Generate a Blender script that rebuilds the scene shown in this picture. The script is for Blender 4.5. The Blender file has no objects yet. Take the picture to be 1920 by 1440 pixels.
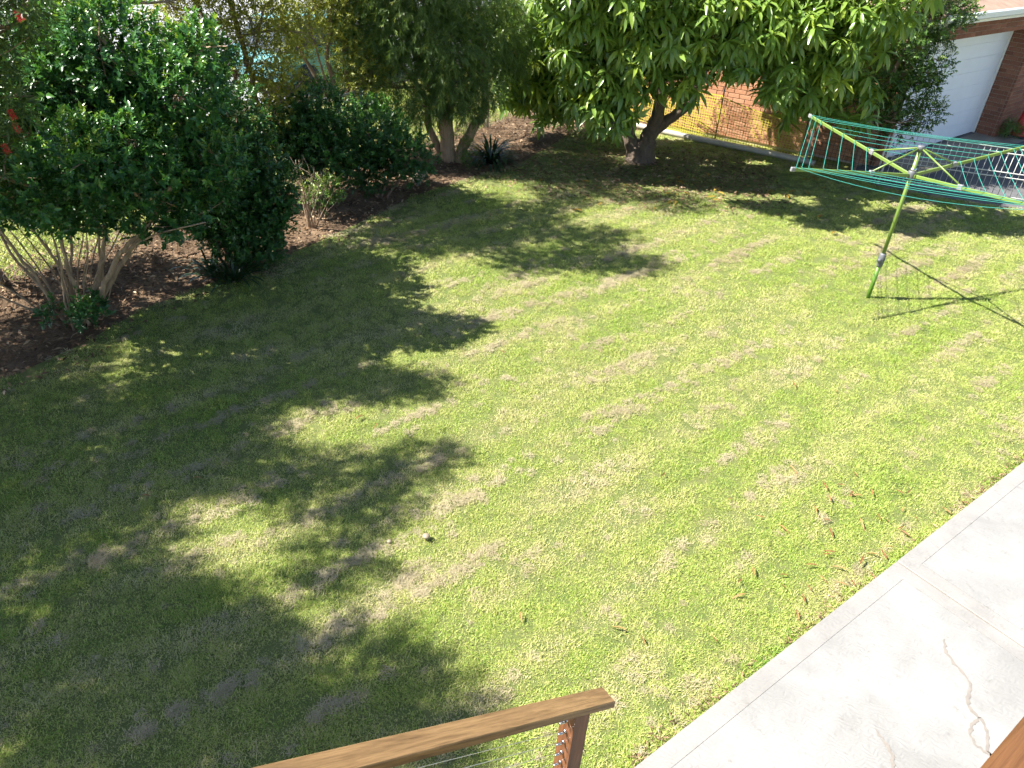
import bpy, math, random
import numpy as np
from mathutils import Vector, Matrix, noise as mnoise

R = math.radians
random.seed(7)
rng = np.random.default_rng(7)
scene = bpy.context.scene
col = scene.collection

# ------------------------------------------------------------------ camera
CAM_H = 4.2
cam_data = bpy.data.cameras.new('camera')
cam_data.sensor_fit = 'HORIZONTAL'
cam_data.sensor_width = 36.0
cam_data.lens = 36.0 * 1400 / 1920
cam_data.clip_start = 0.05
cam_data.clip_end = 600
cam = bpy.data.objects.new('camera', cam_data)
col.objects.link(cam)
_th, _ro = R(34.0), R(3.5)
_fw = Vector((0, math.cos(_th), -math.sin(_th)))
_rt = Vector((1, 0, 0))
_up = _rt.cross(_fw)
_r2 = _rt * math.cos(_ro) + _up * math.sin(_ro)
_u2 = _up * math.cos(_ro) - _rt * math.sin(_ro)
cam.matrix_world = Matrix(((_r2.x, _u2.x, -_fw.x, 0), (_r2.y, _u2.y, -_fw.y, 0), (_r2.z, _u2.z, -_fw.z, CAM_H), (0, 0, 0, 1)))
scene.camera = cam

# ------------------------------------------------------------------ sky, sun, exposure
LIGHT = Vector((0.839, 0.078, -1.0)).normalized()
world = bpy.data.worlds.new('World')
scene.world = world
world.use_nodes = True
wn = world.node_tree.nodes
sky = wn.new('ShaderNodeTexSky')
sky.sky_type = 'NISHITA'
sky.sun_disc = False
sky.sun_elevation = math.asin(-LIGHT.z)
sky.sun_rotation = math.atan2(-LIGHT.x, -LIGHT.y) % (2 * math.pi)
sky.air_density = 1.0
sky.dust_density = 0.6
wn['Background'].inputs['Strength'].default_value = 0.066
world.node_tree.links.new(sky.outputs[0], wn['Background'].inputs['Color'])
sun_data = bpy.data.lights.new('sun', 'SUN')
sun_data.energy = 4.8
sun_data.angle = R(0.53)
sun_data.color = (1.0, 0.955, 0.87)
sun = bpy.data.objects.new('sun', sun_data)
col.objects.link(sun)
sun.rotation_euler = LIGHT.to_track_quat('-Z', 'Y').to_euler()
vs = scene.view_settings
vs.view_transform = 'Standard'
vs.look = 'None'
vs.gamma = 1.0
vs.use_curve_mapping = False
vs.exposure = 1.87
scene.render.engine = 'CYCLES'
scene.cycles.max_bounces = 4
scene.cycles.diffuse_bounces = 2
scene.cycles.glossy_bounces = 2
scene.cycles.transmission_bounces = 4
scene.cycles.transparent_max_bounces = 8
scene.cycles.use_denoising = True
scene.cycles.use_adaptive_sampling = True
scene.cycles.adaptive_threshold = 0.03


# ------------------------------------------------------------------ helpers
def tag(o, label=None, cat=None, group=None, kind=None):
    if label: o['label'] = label
    if cat: o['category'] = cat
    if group: o['group'] = group
    if kind: o['kind'] = kind
    return o


def link(name, me, mat=None, parent=None):
    o = bpy.data.objects.new(name, me)
    col.objects.link(o)
    if mat is not None and me is not None and not me.materials:
        me.materials.append(mat)
    if parent is not None:
        o.parent = parent
        o.matrix_parent_inverse = Matrix.Identity(4)
        px = parent
        off = Vector((0, 0, 0))
        while px is not None:
            off -= px.location
            px = px.parent
        if parent.type == 'EMPTY' or off.length > 0:
            o.location = off
    return o


def empty(name, loc, label, cat, group=None):
    o = bpy.data.objects.new(name, None)
    o.empty_display_size = 0.2
    o.location = loc
    col.objects.link(o)
    return tag(o, label, cat, group)


def np_mesh(name, V, F, smooth=False, attrs=None):
    """V (n,3), F (m,k) with all faces of the same size"""
    V = np.asarray(V, dtype=np.float32); F = np.asarray(F, dtype=np.int32)
    me = bpy.data.meshes.new(name)
    me.vertices.add(len(V)); me.vertices.foreach_set('co', V.ravel())
    k = F.shape[1]
    me.loops.add(F.size); me.loops.foreach_set('vertex_index', F.ravel())
    me.polygons.add(len(F)); me.polygons.foreach_set('loop_start', np.arange(0, F.size, k, dtype=np.int32))
    if smooth:
        me.polygons.foreach_set('use_smooth', np.ones(len(F), dtype=bool))
    me.update(calc_edges=True)
    for an, av in (attrs or {}).items():
        a = me.attributes.new(an, 'FLOAT', 'POINT')
        a.data.foreach_set('value', np.asarray(av, dtype=np.float32))
    return me


class MB:
    """collects boxes, tubes and faces into one mesh"""
    def __init__(self): self.v = []; self.f = []
    def add(self, vs_, fs_):
        b = len(self.v)
        self.v += [tuple(p) for p in vs_]
        self.f += [tuple(i + b for i in f) for f in fs_]
        return self
    def box(self, c, ax, ay, az, bev=0.0):
        """centre, half-axis vectors"""
        c, ax, ay, az = Vector(c), Vector(ax), Vector(ay), Vector(az)
        if bev <= 0:
            p = [c + ax * i + ay * j + az * k for k in (-1, 1) for j in (-1, 1) for i in (-1, 1)]
            return self.add(p, [(0, 2, 3, 1), (4, 5, 7, 6), (0, 1, 5, 4), (2, 6, 7, 3), (0, 4, 6, 2), (1, 3, 7, 5)])
        lx, ly, lz = ax.length, ay.length, az.length
        bx, by, bz = 1 - bev / lx, 1 - bev / ly, 1 - bev / lz
        P = []; idx = {}
        for sx in (-1, 1):
            for sy in (-1, 1):
                for sz in (-1, 1):
                    for w, (mx, my, mz) in enumerate(((1, by, bz), (bx, 1, bz), (bx, by, 1))):
                        idx[(sx, sy, sz, w)] = len(P)
                        P.append(c + ax * sx * mx + ay * sy * my + az * sz * mz)
        F = []
        def q(*k): F.append([idx[i] for i in k])
        for s in (-1, 1):
            fx = [(s, -1, -1, 0), (s, 1, -1, 0), (s, 1, 1, 0), (s, -1, 1, 0)]
            fy = [(-1, s, -1, 1), (1, s, -1, 1), (1, s, 1, 1), (-1, s, 1, 1)]
            fz = [(-1, -1, s, 2), (1, -1, s, 2), (1, 1, s, 2), (-1, 1, s, 2)]
            q(*(fx if s > 0 else fx[::-1])); q(*(fy[::-1] if s > 0 else fy)); q(*(fz if s > 0 else fz[::-1]))
        for a in (-1, 1):
            for b in (-1, 1):
                q((a, b, -1, 0), (a, b, 1, 0), (a, b, 1, 1), (a, b, -1, 1))
                q((a, -1, b, 0), (a, 1, b, 0), (a, 1, b, 2), (a, -1, b, 2))
                q((-1, a, b, 1), (1, a, b, 1), (1, a, b, 2), (-1, a, b, 2))
        for k in [(x, y, z) for x in (-1, 1) for y in (-1, 1) for z in (-1, 1)]:
            q((*k, 0), (*k, 1), (*k, 2))
        return self.add(P, F)
    def tube(self, pts, rad, n=8, cap=True, jit=0.0):
        pts = [Vector(p) for p in pts]
        if not hasattr(rad, '__len__'): rad = [rad] * len(pts)
        b = len(self.v)
        ref = Vector((0.3, 0.2, 1)).normalized()
        t0 = (pts[1] - pts[0]).normalized()
        x = t0.cross(ref)
        if x.length < 0.1: x = t0.cross(Vector((1, 0, 0)))
        x.normalize()
        for i, p in enumerate(pts):
            t = (pts[min(i + 1, len(pts) - 1)] - pts[max(i - 1, 0)]).normalized()
            x = (x - t * x.dot(t)).normalized(); y = t.cross(x)
            for k in range(n):
                a = 2 * math.pi * k / n
                r = rad[i] * (1 + jit * (random.random() - .5))
                self.v.append(tuple(p + x * math.cos(a) * r + y * math.sin(a) * r))
        for i in range(len(pts) - 1):
            for k in range(n):
                k2 = (k + 1) % n
                self.f.append((b + i * n + k, b + i * n + k2, b + (i + 1) * n + k2, b + (i + 1) * n + k))
        if cap:
            self.f.append(tuple(b + k for k in range(n))[::-1])
            self.f.append(tuple(b + (len(pts) - 1) * n + k for k in range(n)))
        return self
    def mesh(self, name, smooth=False):
        me = bpy.data.meshes.new(name)
        me.from_pydata(self.v, [], self.f)
        if smooth: me.polygons.foreach_set('use_smooth', [True] * len(me.polygons))
        me.update()
        return me
    def build(self, name, mat, parent=None, smooth=False):
        return link(name, self.mesh(name, smooth), mat, parent)


def spline(pts, n=4):
    """catmull-rom through points (tuples of any length)"""
    P = [np.array(p, float) for p in pts]
    P = [2 * P[0] - P[1]] + P + [2 * P[-1] - P[-2]]
    out = []
    for i in range(1, len(P) - 2):
        for k in range(n):
            t = k / n
            a, b, c, d = P[i - 1], P[i], P[i + 1], P[i + 2]
            out.append(.5 * ((2 * b) + (-a + c) * t + (2 * a - 5 * b + 4 * c - d) * t * t + (-a + 3 * b - 3 * c + d) * t ** 3))
    out.append(P[-2])
    return out


# ------------------------------------------------------------------ materials
def nodes_of(name):
    m = bpy.data.materials.new(name)
    m.use_nodes = True
    nt = m.node_tree
    return m, nt, nt.nodes, nt.links, nt.nodes['Principled BSDF']


def N(nt, typ, **kw):
    n = nt.nodes.new(typ)
    for k, v in kw.items():
        if k == 'inp':
            for kk, vv in v.items(): n.inputs[kk].default_value = vv
        else: setattr(n, k, v)
    return n


def ramp(nt, stops, fac=None):
    n = nt.nodes.new('ShaderNodeValToRGB')
    cr = n.color_ramp
    while len(cr.elements) > len(stops): cr.elements.remove(cr.elements[-1])
    while len(cr.elements) < len(stops): cr.elements.new(0.5)
    for e, (p, c) in zip(cr.elements, stops):
        e.position = p; e.color = (c[0], c[1], c[2], 1)
    if fac is not None: nt.links.new(fac, n.inputs[0])
    return n


def mixc(nt, fac, a, b):
    n = nt.nodes.new('ShaderNodeMix'); n.data_type = 'RGBA'
    for sock, v in ((n.inputs[0], fac), (n.inputs[6], a), (n.inputs[7], b)):
        if hasattr(v, 'node'): nt.links.new(v, sock)
        elif isinstance(v, (int, float)): sock.default_value = v
        else: sock.default_value = (v[0], v[1], v[2], 1)
    return n.outputs[2]


def noise_n(nt, scale, detail=4, rough=.55, vec=None, dist=0.0):
    n = nt.nodes.new('ShaderNodeTexNoise')
    n.inputs['Scale'].default_value = scale; n.inputs['Detail'].default_value = detail
    n.inputs['Roughness'].default_value = rough; n.inputs['Distortion'].default_value = dist
    if vec is not None: nt.links.new(vec, n.inputs['Vector'])
    return n


def pos_vec(nt):
    return nt.nodes.new('ShaderNodeNewGeometry').outputs['Position']


def bump(nt, height, strength, dist, bsdf):
    b = nt.nodes.new('ShaderNodeBump')
    b.inputs['Strength'].default_value = strength; b.inputs['Distance'].default_value = dist
    nt.links.new(height, b.inputs['Height']); nt.links.new(b.outputs[0], bsdf.inputs['Normal'])
    return b


def leaf_mat(name, stops, rough=.4, trans=.32, trans_tint=(1.25, 1.2, .45), spec=.5):
    """leaf colour picked per leaf from its own tint (young to old) with a random part"""
    m, nt, nd, lk, bs = nodes_of(name)
    at = N(nt, 'ShaderNodeAttribute', attribute_name='tint')
    geo = nd.new('ShaderNodeNewGeometry')
    ma = N(nt, 'ShaderNodeMath', operation='MULTIPLY_ADD', inp={1: .35, 2: -.17})
    lk.new(geo.outputs['Random Per Island'], ma.inputs[0])
    ad = N(nt, 'ShaderNodeMath', operation='ADD', use_clamp=True)
    lk.new(at.outputs['Fac'], ad.inputs[0]); lk.new(ma.outputs[0], ad.inputs[1])
    rp = ramp(nt, stops, ad.outputs[0])
    lk.new(rp.outputs[0], bs.inputs['Base Color'])
    bs.inputs['Roughness'].default_value = rough
    bs.inputs['Specular IOR Level'].default_value = spec
    tr = nd.new('ShaderNodeBsdfTranslucent')
    tc = nd.new('ShaderNodeMix'); tc.data_type = 'RGBA'; tc.blend_type = 'MULTIPLY'; tc.inputs[0].default_value = 1
    lk.new(rp.outputs[0], tc.inputs[6]); tc.inputs[7].default_value = (*trans_tint, 1)
    lk.new(tc.outputs[2], tr.inputs[0])
    ms = nd.new('ShaderNodeMixShader'); ms.inputs[0].default_value = trans
    lk.new(bs.outputs[0], ms.inputs[1]); lk.new(tr.outputs[0], ms.inputs[2])
    lk.new(ms.outputs[0], nd['Material Output'].inputs[0])
    return m


def plain(name, c, rough=.5, metal=0.0, var=.12, scale=8.0, bmp=0.0, spec=.5, bscale=None):
    m, nt, nd, lk, bs = nodes_of(name)
    p = pos_vec(nt)
    n1 = noise_n(nt, scale, 5, .6, p)
    a = tuple(max(0, x * (1 - var)) for x in c); b = tuple(min(1, x * (1 + var)) for x in c)
    rp = ramp(nt, [(.3, a), (.7, b)], n1.outputs[0])
    lk.new(rp.outputs[0], bs.inputs['Base Color'])
    bs.inputs['Roughness'].default_value = rough; bs.inputs['Metallic'].default_value = metal
    bs.inputs['Specular IOR Level'].default_value = spec
    if bmp:
        n2 = noise_n(nt, bscale or scale * 6, 4, .6, p)
        bump(nt, n2.outputs[0], bmp, .01, bs)
    return m


def bark_mat(name, a, b, scale=14, bmp=.5, stretch=.25):
    m, nt, nd, lk, bs = nodes_of(name)
    mp = N(nt, 'ShaderNodeMapping'); mp.inputs['Scale'].default_value = (1, 1, stretch)
    lk.new(pos_vec(nt), mp.inputs[0])
    n1 = noise_n(nt, scale, 6, .65, mp.outputs[0], .6)
    rp = ramp(nt, [(.3, a), (.68, b)], n1.outputs[0])
    lk.new(rp.outputs[0], bs.inputs['Base Color']); bs.inputs['Roughness'].default_value = .85
    n2 = noise_n(nt, scale * 3, 5, .7, mp.outputs[0])
    bump(nt, n2.outputs[0], bmp, .015, bs)
    return m


M = {}
M['shrub_leaf'] = leaf_mat('glossy_shrub_leaf', [(0, (.017, .055, .02)), (.4, (.038, .12, .033)), (.75, (.095, .235, .05)), (1, (.23, .34, .055))], .30, .28)
M['dark_leaf'] = leaf_mat('dark_shrub_leaf', [(0, (.018, .055, .018)), (.5, (.036, .11, .024)), (.85, (.08, .21, .03)), (1, (.15, .28, .035))], .34, .2)
M['brush_leaf'] = leaf_mat('bottlebrush_leaf', [(0, (.035, .065, .02)), (.5, (.075, .13, .028)), (1, (.17, .22, .045))], .45, .3)
M['sparse_leaf'] = leaf_mat('yellow_green_leaf', [(0, (.10, .12, .028)), (.4, (.21, .235, .04)), (.8, (.34, .33, .04)), (1, (.42, .36, .035))], .5, .42)
M['weep_leaf'] = leaf_mat('weeping_leaf', [(0, (.05, .09, .028)), (.5, (.105, .18, .045)), (.85, (.19, .26, .05)), (1, (.30, .32, .045))], .42, .36)
M['mango_leaf'] = leaf_mat('mango_leaf', [(0, (.06, .12, .03)), (.3, (.135, .245, .05)), (.65, (.235, .35, .07)), (1, (.36, .43, .055))], .28, .42, (1.25, 1.2, .4), .75)
M['small_leaf'] = leaf_mat('small_tree_leaf', [(0, (.03, .07, .018)), (.5, (.075, .155, .028)), (1, (.22, .30, .04))], .36, .28)
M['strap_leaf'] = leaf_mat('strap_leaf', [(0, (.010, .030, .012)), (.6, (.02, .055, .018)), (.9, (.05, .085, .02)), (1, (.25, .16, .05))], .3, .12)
M['fern_leaf'] = leaf_mat('fern_leaf', [(0, (.05, .11, .02)), (.6, (.10, .20, .03)), (1, (.28, .27, .05))], .5, .35)
M['litter'] = leaf_mat('dry_leaf_litter', [(0, (.05, .03, .019)), (.4, (.13, .08, .046)), (.75, (.27, .17, .10)), (1, (.42, .31, .20))], .75, .1, (1.1, .9, .7), .2)
M['fallen'] = leaf_mat('fallen_orange_leaf', [(0, (.12, .055, .02)), (.5, (.23, .11, .04)), (1, (.30, .19, .07))], .55, .15, (1.1, .8, .5), .3)
M['yellow_fallen'] = leaf_mat('fallen_yellow_leaf', [(0, (.17, .10, .02)), (.5, (.27, .18, .025)), (1, (.3, .22, .05))], .55, .2, (1.1, .9, .5), .3)
M['red_flower'] = leaf_mat('red_brush_filament', [(0, (.35, .02, .02)), (1, (.62, .06, .045))], .5, .3, (1.1, .6, .5))
M['bark_pale'] = bark_mat('pale_brown_bark', (.17, .115, .075), (.40, .29, .20), 16, .35)
M['bark_mango'] = bark_mat('mango_bark', (.05, .038, .028), (.145, .105, .075), 10, .6, .5)
M['bark_paper'] = bark_mat('paperbark', (.16, .10, .065), (.42, .29, .20), 18, .7, .12)
M['bark_brown'] = bark_mat('brown_bark', (.10, .065, .045), (.27, .18, .125), 16, .5)
M['twig'] = bark_mat('grey_brown_twig', (.14, .10, .07), (.34, .26, .19), 20, .3)


def grass_mat(name, stops, rough=.5, trans=.3):
    m, nt, nd, lk, bs = nodes_of(name)
    at = N(nt, 'ShaderNodeAttribute', attribute_name='tint'); at.attribute_type = 'INSTANCER'
    geo = nd.new('ShaderNodeNewGeometry')
    ma = N(nt, 'ShaderNodeMath', operation='MULTIPLY_ADD', inp={1: .46, 2: -.23})
    lk.new(geo.outputs['Random Per Island'], ma.inputs[0])
    ad = N(nt, 'ShaderNodeMath', operation='ADD', use_clamp=True)
    lk.new(at.outputs['Fac'], ad.inputs[0]); lk.new(ma.outputs[0], ad.inputs[1])
    rp = ramp(nt, stops, ad.outputs[0])
    lk.new(rp.outputs[0], bs.inputs['Base Color']); bs.inputs['Roughness'].default_value = rough
    bs.inputs['Specular IOR Level'].default_value = .3
    tr = nd.new('ShaderNodeBsdfTranslucent'); lk.new(rp.outputs[0], tr.inputs[0])
    ms = nd.new('ShaderNodeMixShader'); ms.inputs[0].default_value = trans
    lk.new(bs.outputs[0], ms.inputs[1]); lk.new(tr.outputs[0], ms.inputs[2])
    lk.new(ms.outputs[0], nd['Material Output'].inputs[0])
    return m


M['grass'] = grass_mat('lawn_blade', [(0, (.09, .21, .025)), (.33, (.23, .345, .048)), (.58, (.41, .46, .11)), (.78, (.50, .47, .20)), (1, (.52, .45, .28))])
M['thatch'] = grass_mat('dry_thatch_fibre', [(0, (.25, .205, .115)), (.5, (.375, .32, .195)), (1, (.48, .42, .285))], .8, .15)


def lawn_mat():
    m, nt, nd, lk, bs = nodes_of('lawn_soil')
    p = pos_vec(nt)
    n1 = noise_n(nt, 110, 6, .75, p); n2 = noise_n(nt, 6, 5, .65, p)
    c1 = ramp(nt, [(.3, (.055, .075, .02)), (.5, (.14, .165, .055)), (.72, (.26, .24, .11))], n1.outputs[0]).outputs[0]
    c2 = ramp(nt, [(.35, (.08, .13, .028)), (.7, (.20, .19, .08))], n2.outputs[0]).outputs[0]
    lk.new(mixc(nt, .5, c1, c2), bs.inputs['Base Color']); bs.inputs['Roughness'].default_value = .95
    bs.inputs['Specular IOR Level'].default_value = .1
    bump(nt, n1.outputs[0], .8, .02, bs)
    return m


M['lawn'] = lawn_mat()


def soil_mat(name, stops, s1=30, s2=2.0):
    m, nt, nd, lk, bs = nodes_of(name)
    p = pos_vec(nt)
    n1 = noise_n(nt, s1, 8, .72, p); n2 = noise_n(nt, s2, 4, .6, p)
    ad = N(nt, 'ShaderNodeMath', operation='MULTIPLY_ADD', inp={1: .5, 2: 0.0}); lk.new(n2.outputs[0], ad.inputs[0])
    a2 = N(nt, 'ShaderNodeMath', operation='MULTIPLY_ADD', inp={1: .5}); lk.new(n1.outputs[0], a2.inputs[0]); lk.new(ad.outputs[0], a2.inputs[2])
    lk.new(ramp(nt, stops, a2.outputs[0]).outputs[0], bs.inputs['Base Color'])
    bs.inputs['Roughness'].default_value = .95; bs.inputs['Specular IOR Level'].default_value = .1
    bump(nt, n1.outputs[0], .9, .03, bs)
    return m


M['bed'] = soil_mat('mulch_soil', [(.35, (.05, .033, .021)), (.5, (.13, .087, .055)), (.65, (.26, .18, .115))])
M['verge'] = soil_mat('dry_verge_grass', [(.35, (.10, .13, .03)), (.5, (.24, .25, .07)), (.65, (.40, .36, .17))], 18, .9)
M['road'] = plain('pale_worn_road', (.26, .265, .285), .8, var=.15, scale=3, bmp=.3)
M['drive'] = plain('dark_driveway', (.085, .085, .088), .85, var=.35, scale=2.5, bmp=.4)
M['apron'] = plain('garage_apron_concrete', (.22, .185, .145), .85, var=.25, scale=3, bmp=.3)


def concrete_mat(name='pale_concrete', base=(.236, .231, .223)):
    m, nt, nd, lk, bs = nodes_of(name)
    p = pos_vec(nt)
    n1 = noise_n(nt, 1.9, 6, .62, p, .4); n2 = noise_n(nt, 16, 6, .7, p)
    d = tuple(x * .79 for x in base)
    c1 = ramp(nt, [(.34, d), (.60, base)], n1.outputs[0]).outputs[0]
    c2 = ramp(nt, [(.26, (.50, .46, .42)), (.42, (1, 1, 1))], n2.outputs[0]).outputs[0]
    mx = nd.new('ShaderNodeMix'); mx.data_type = 'RGBA'; mx.blend_type = 'MULTIPLY'; mx.inputs[0].default_value = .5
    lk.new(c1, mx.inputs[6]); lk.new(c2, mx.inputs[7])
    lk.new(mx.outputs[2], bs.inputs['Base Color'])
    bs.inputs['Roughness'].default_value = .8; bs.inputs['Specular IOR Level'].default_value = .25
    # swirled trowel marks
    n3 = noise_n(nt, 2.2, 2, .5, p)
    wv = N(nt, 'ShaderNodeTexWave', wave_type='RINGS', inp={'Scale': 9.0, 'Distortion': 14.0, 'Detail': 2.0, 'Detail Scale': 1.2})
    lk.new(p, wv.inputs['Vector'])
    ms = N(nt, 'ShaderNodeMath', operation='MULTIPLY'); lk.new(wv.outputs['Fac'], ms.inputs[0]); lk.new(n3.outputs[0], ms.inputs[1])
    ma = N(nt, 'ShaderNodeMath', operation='MULTIPLY_ADD', inp={1: .35}); lk.new(n2.outputs[0], ma.inputs[0]); lk.new(ms.outputs[0], ma.inputs[2])
    bump(nt, ma.outputs[0], .22, .01, bs)
    return m


M['concrete'] = concrete_mat()
M['concrete_edge'] = concrete_mat('smooth_concrete_margin', (.238, .229, .217))
M['joint'] = plain('sandy_joint', (.19, .155, .115), .9, var=.2, scale=20)
M['stain'] = plain('tan_water_stain', (.18, .16, .14), .8, var=.12, scale=30)


def brick_mat(name, a, b, c):
    m, nt, nd, lk, bs = nodes_of(name)
    oi = nd.new('ShaderNodeObjectInfo'); geo = nd.new('ShaderNodeNewGeometry')
    ad = N(nt, 'ShaderNodeMath', operation='ADD'); lk.new(oi.outputs['Random'], ad.inputs[0]); lk.new(geo.outputs['Random Per Island'], ad.inputs[1])
    fr = N(nt, 'ShaderNodeMath', operation='FRACT'); lk.new(ad.outputs[0], fr.inputs[0])
    c1 = ramp(nt, [(0, a), (.5, b), (1, c)], fr.outputs[0]).outputs[0]
    n1 = noise_n(nt, 40, 5, .7, pos_vec(nt))
    c2 = ramp(nt, [(.3, (.72, .72, .72)), (.65, (1.05, 1.05, 1.05))], n1.outputs[0]).outputs[0]
    mx = nd.new('ShaderNodeMix'); mx.data_type = 'RGBA'; mx.blend_type = 'MULTIPLY'; mx.inputs[0].default_value = 1
    lk.new(c1, mx.inputs[6]); lk.new(c2, mx.inputs[7]); lk.new(mx.outputs[2], bs.inputs['Base Color'])
    bs.inputs['Roughness'].default_value = .85; bs.inputs['Specular IOR Level'].default_value = .2
    bump(nt, n1.outputs[0], .3, .006, bs)
    return m


M['brick'] = brick_mat('orange_brick', (.36, .17, .092), (.44, .215, .122), (.50, .265, .16))
M['brick_pier'] = brick_mat('red_brown_brick', (.20, .085, .055), (.25, .105, .066), (.31, .14, .088))
M['mortar'] = plain('grey_mortar', (.42, .34, .27), .95, var=.15, scale=20)
M['door_white'] = plain('white_door_paint', (.78, .81, .87), .45, var=.03, scale=3)
M['white_paint'] = plain('white_paint', (.78, .78, .76), .45, var=.05, scale=6)
M['gutter'] = plain('pale_blue_gutter', (.66, .68, .72), .4, var=.05, scale=3)
M['roof'] = plain('terracotta_roof_tile', (.27, .18, .13), .85, var=.2, scale=5, bmp=.3)
M['glass'] = plain('window_glass', (.06, .07, .08), .08, var=.1)
M['pvc'] = plain('white_pvc_pipe', (.36, .33, .28), .4, var=.12, scale=6)
M['net'] = plain('yellow_safety_net', (.40, .36, .045), .5, var=.12, scale=10)
M['picket'] = plain('dark_steel_picket', (.055, .05, .055), .6, metal=.3, var=.3, scale=12)
M['galv'] = plain('galvanised_steel', (.52, .53, .54), .45, metal=.6, var=.15, scale=20)
M['wire'] = plain('chain_wire', (.36, .34, .31), .5, metal=.4, var=.2, scale=20)
M['fence_white'] = plain('white_fence_tube', (.50, .49, .46), .45, var=.1, scale=10)
M['black_mesh'] = plain('black_fence_mesh', (.03, .03, .032), .6, var=.2, scale=10)
M['line_arm'] = plain('lime_green_enamel', (.135, .205, .042), .38, var=.06, scale=6)
M['line_pole'] = plain('green_enamel_pole', (.085, .18, .022), .38, var=.08, scale=6)
M['line_cord'] = plain('teal_cord', (.035, .25, .20), .45, var=.06, scale=6)
M['grey_plastic'] = plain('dark_grey_plastic', (.11, .115, .125), .5, var=.12, scale=18, bmp=.2)
M['light_plastic'] = plain('light_grey_plastic', (.20, .20, .21), .5, var=.1, scale=18)
M['cone_red'] = plain('red_cone_plastic', (.62, .035, .045), .45, var=.08, scale=5)
M['black_rubber'] = plain('black_rubber', (.03, .03, .03), .7, var=.2, scale=10)
M['steel'] = plain('stainless_steel', (.62, .62, .63), .25, metal=1.0, var=.08, scale=20)
M['mushroom'] = plain('cream_mushroom', (.24, .195, .13), .6, var=.1, scale=30)
M['teal_car'] = plain('teal_car_paint', (.13, .33, .36), .25, var=.05, scale=2)
M['stump'] = bark_mat('grey_log', (.22, .17, .13), (.46, .38, .30), 20, .4)


def wood_mat(name, a, b, axis, scale=1.0, rough=.5):
    m, nt, nd, lk, bs = nodes_of(name)
    tc = nd.new('ShaderNodeTexCoord')
    # grain runs along local axis of the board: rotate so that x lies along it
    ax = Vector(axis).normalized()
    ay = ax.cross(Vector((0, 0, 1))).normalized(); az = ax.cross(ay)
    comb = nd.new('ShaderNodeCombineXYZ')
    for i, (v, s) in enumerate(((ax, 1.6), (ay, 26), (az, 26))):
        dp = N(nt, 'ShaderNodeVectorMath', operation='DOT_PRODUCT'); dp.inputs[1].default_value = tuple(v * s * scale)
        lk.new(pos_vec(nt), dp.inputs[0]); lk.new(dp.outputs['Value'], comb.inputs[i])
    n1 = noise_n(nt, 1.0, 5, .62, comb.outputs[0], 1.3)
    n2 = noise_n(nt, 7.0, 4, .6, comb.outputs[0], .3)
    n0 = noise_n(nt, 2.5, 3, .5, pos_vec(nt))
    c1 = ramp(nt, [(.28, a), (.62, b)], n1.outputs[0]).outputs[0]
    c2 = ramp(nt, [(.30, (.62, .58, .55)), (.55, (1, 1, 1))], n2.outputs[0]).outputs[0]
    c3 = ramp(nt, [(.3, (.82, .78, .75)), (.7, (1.08, 1.05, 1.0))], n0.outputs[0]).outputs[0]
    mx = nd.new('ShaderNodeMix'); mx.data_type = 'RGBA'; mx.blend_type = 'MULTIPLY'; mx.inputs[0].default_value = .8
    lk.new(c1, mx.inputs[6]); lk.new(c2, mx.inputs[7])
    m2 = nd.new('ShaderNodeMix'); m2.data_type = 'RGBA'; m2.blend_type = 'MULTIPLY'; m2.inputs[0].default_value = 1
    lk.new(mx.outputs[2], m2.inputs[6]); lk.new(c3, m2.inputs[7])
    lk.new(m2.outputs[2], bs.inputs['Base Color'])
    bs.inputs['Roughness'].default_value = rough; bs.inputs['Specular IOR Level'].default_value = .35
    bump(nt, n2.outputs[0], .35, .004, bs)
    return m


U = Vector((.783, .622, 0)).normalized()          # along the path and the stair
V = Vector((-U.y, U.x, 0))                        # towards the lawn
RAILDIR = (U * 1 + Vector((0, 0, -.59))).normalized()
M['rail_wood'] = wood_mat('oiled_hardwood_rail', (.125, .072, .031), (.32, .20, .092), RAILDIR)
M['post_wood'] = wood_mat('oiled_hardwood_post', (.105, .042, .02), (.205, .09, .042), (0.02, 0.01, 1))
M['deck_wood'] = wood_mat('oiled_hardwood_cap', (.075, .032, .012), (.14, .065, .025), U)


# ------------------------------------------------------------------ ground and setting
def sheet(name, poly, z, mat, step=None, rough=0.0, label=None):
    import bmesh
    bm = bmesh.new()
    vs_ = [bm.verts.new((x, y, z)) for x, y in poly]
    bm.faces.new(vs_)
    bmesh.ops.triangulate(bm, faces=bm.faces[:])
    if step:
        for _ in range(6):
            es = [e for e in bm.edges if e.calc_length() > step]
            if not es: break
            bmesh.ops.subdivide_edges(bm, edges=es, cuts=1)
            bmesh.ops.triangulate(bm, faces=[f for f in bm.faces if len(f.verts) > 3])
        if rough:
            for v in bm.verts:
                v.co.z += rough * mnoise.noise((v.co.x * .9, v.co.y * .9, 3.1)) + .4 * rough * mnoise.noise((v.co.x * 3.1, v.co.y * 3.1, 1.1))
    bm.normal_update(); bm.faces.ensure_lookup_table()
    if bm.faces[:] and bm.faces[0].normal.z < 0:
        bmesh.ops.reverse_faces(bm, faces=bm.faces[:])
    me = bpy.data.meshes.new(name); bm.to_mesh(me); bm.free()
    o = link(name, me, mat)
    tag(o, label or name.replace('_', ' '), None, None, 'structure')
    return o


def in_poly(x, y, poly):
    x = np.asarray(x); y = np.asarray(y)
    ins = np.zeros(x.shape, bool)
    j = len(poly) - 1
    for i in range(len(poly)):
        xi, yi = poly[i]; xj, yj = poly[j]
        c = ((yi > y) != (yj > y)) & (x < (xj - xi) * (y - yi) / (yj - yi + 1e-12) + xi)
        ins ^= c; j = i
    return ins


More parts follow.
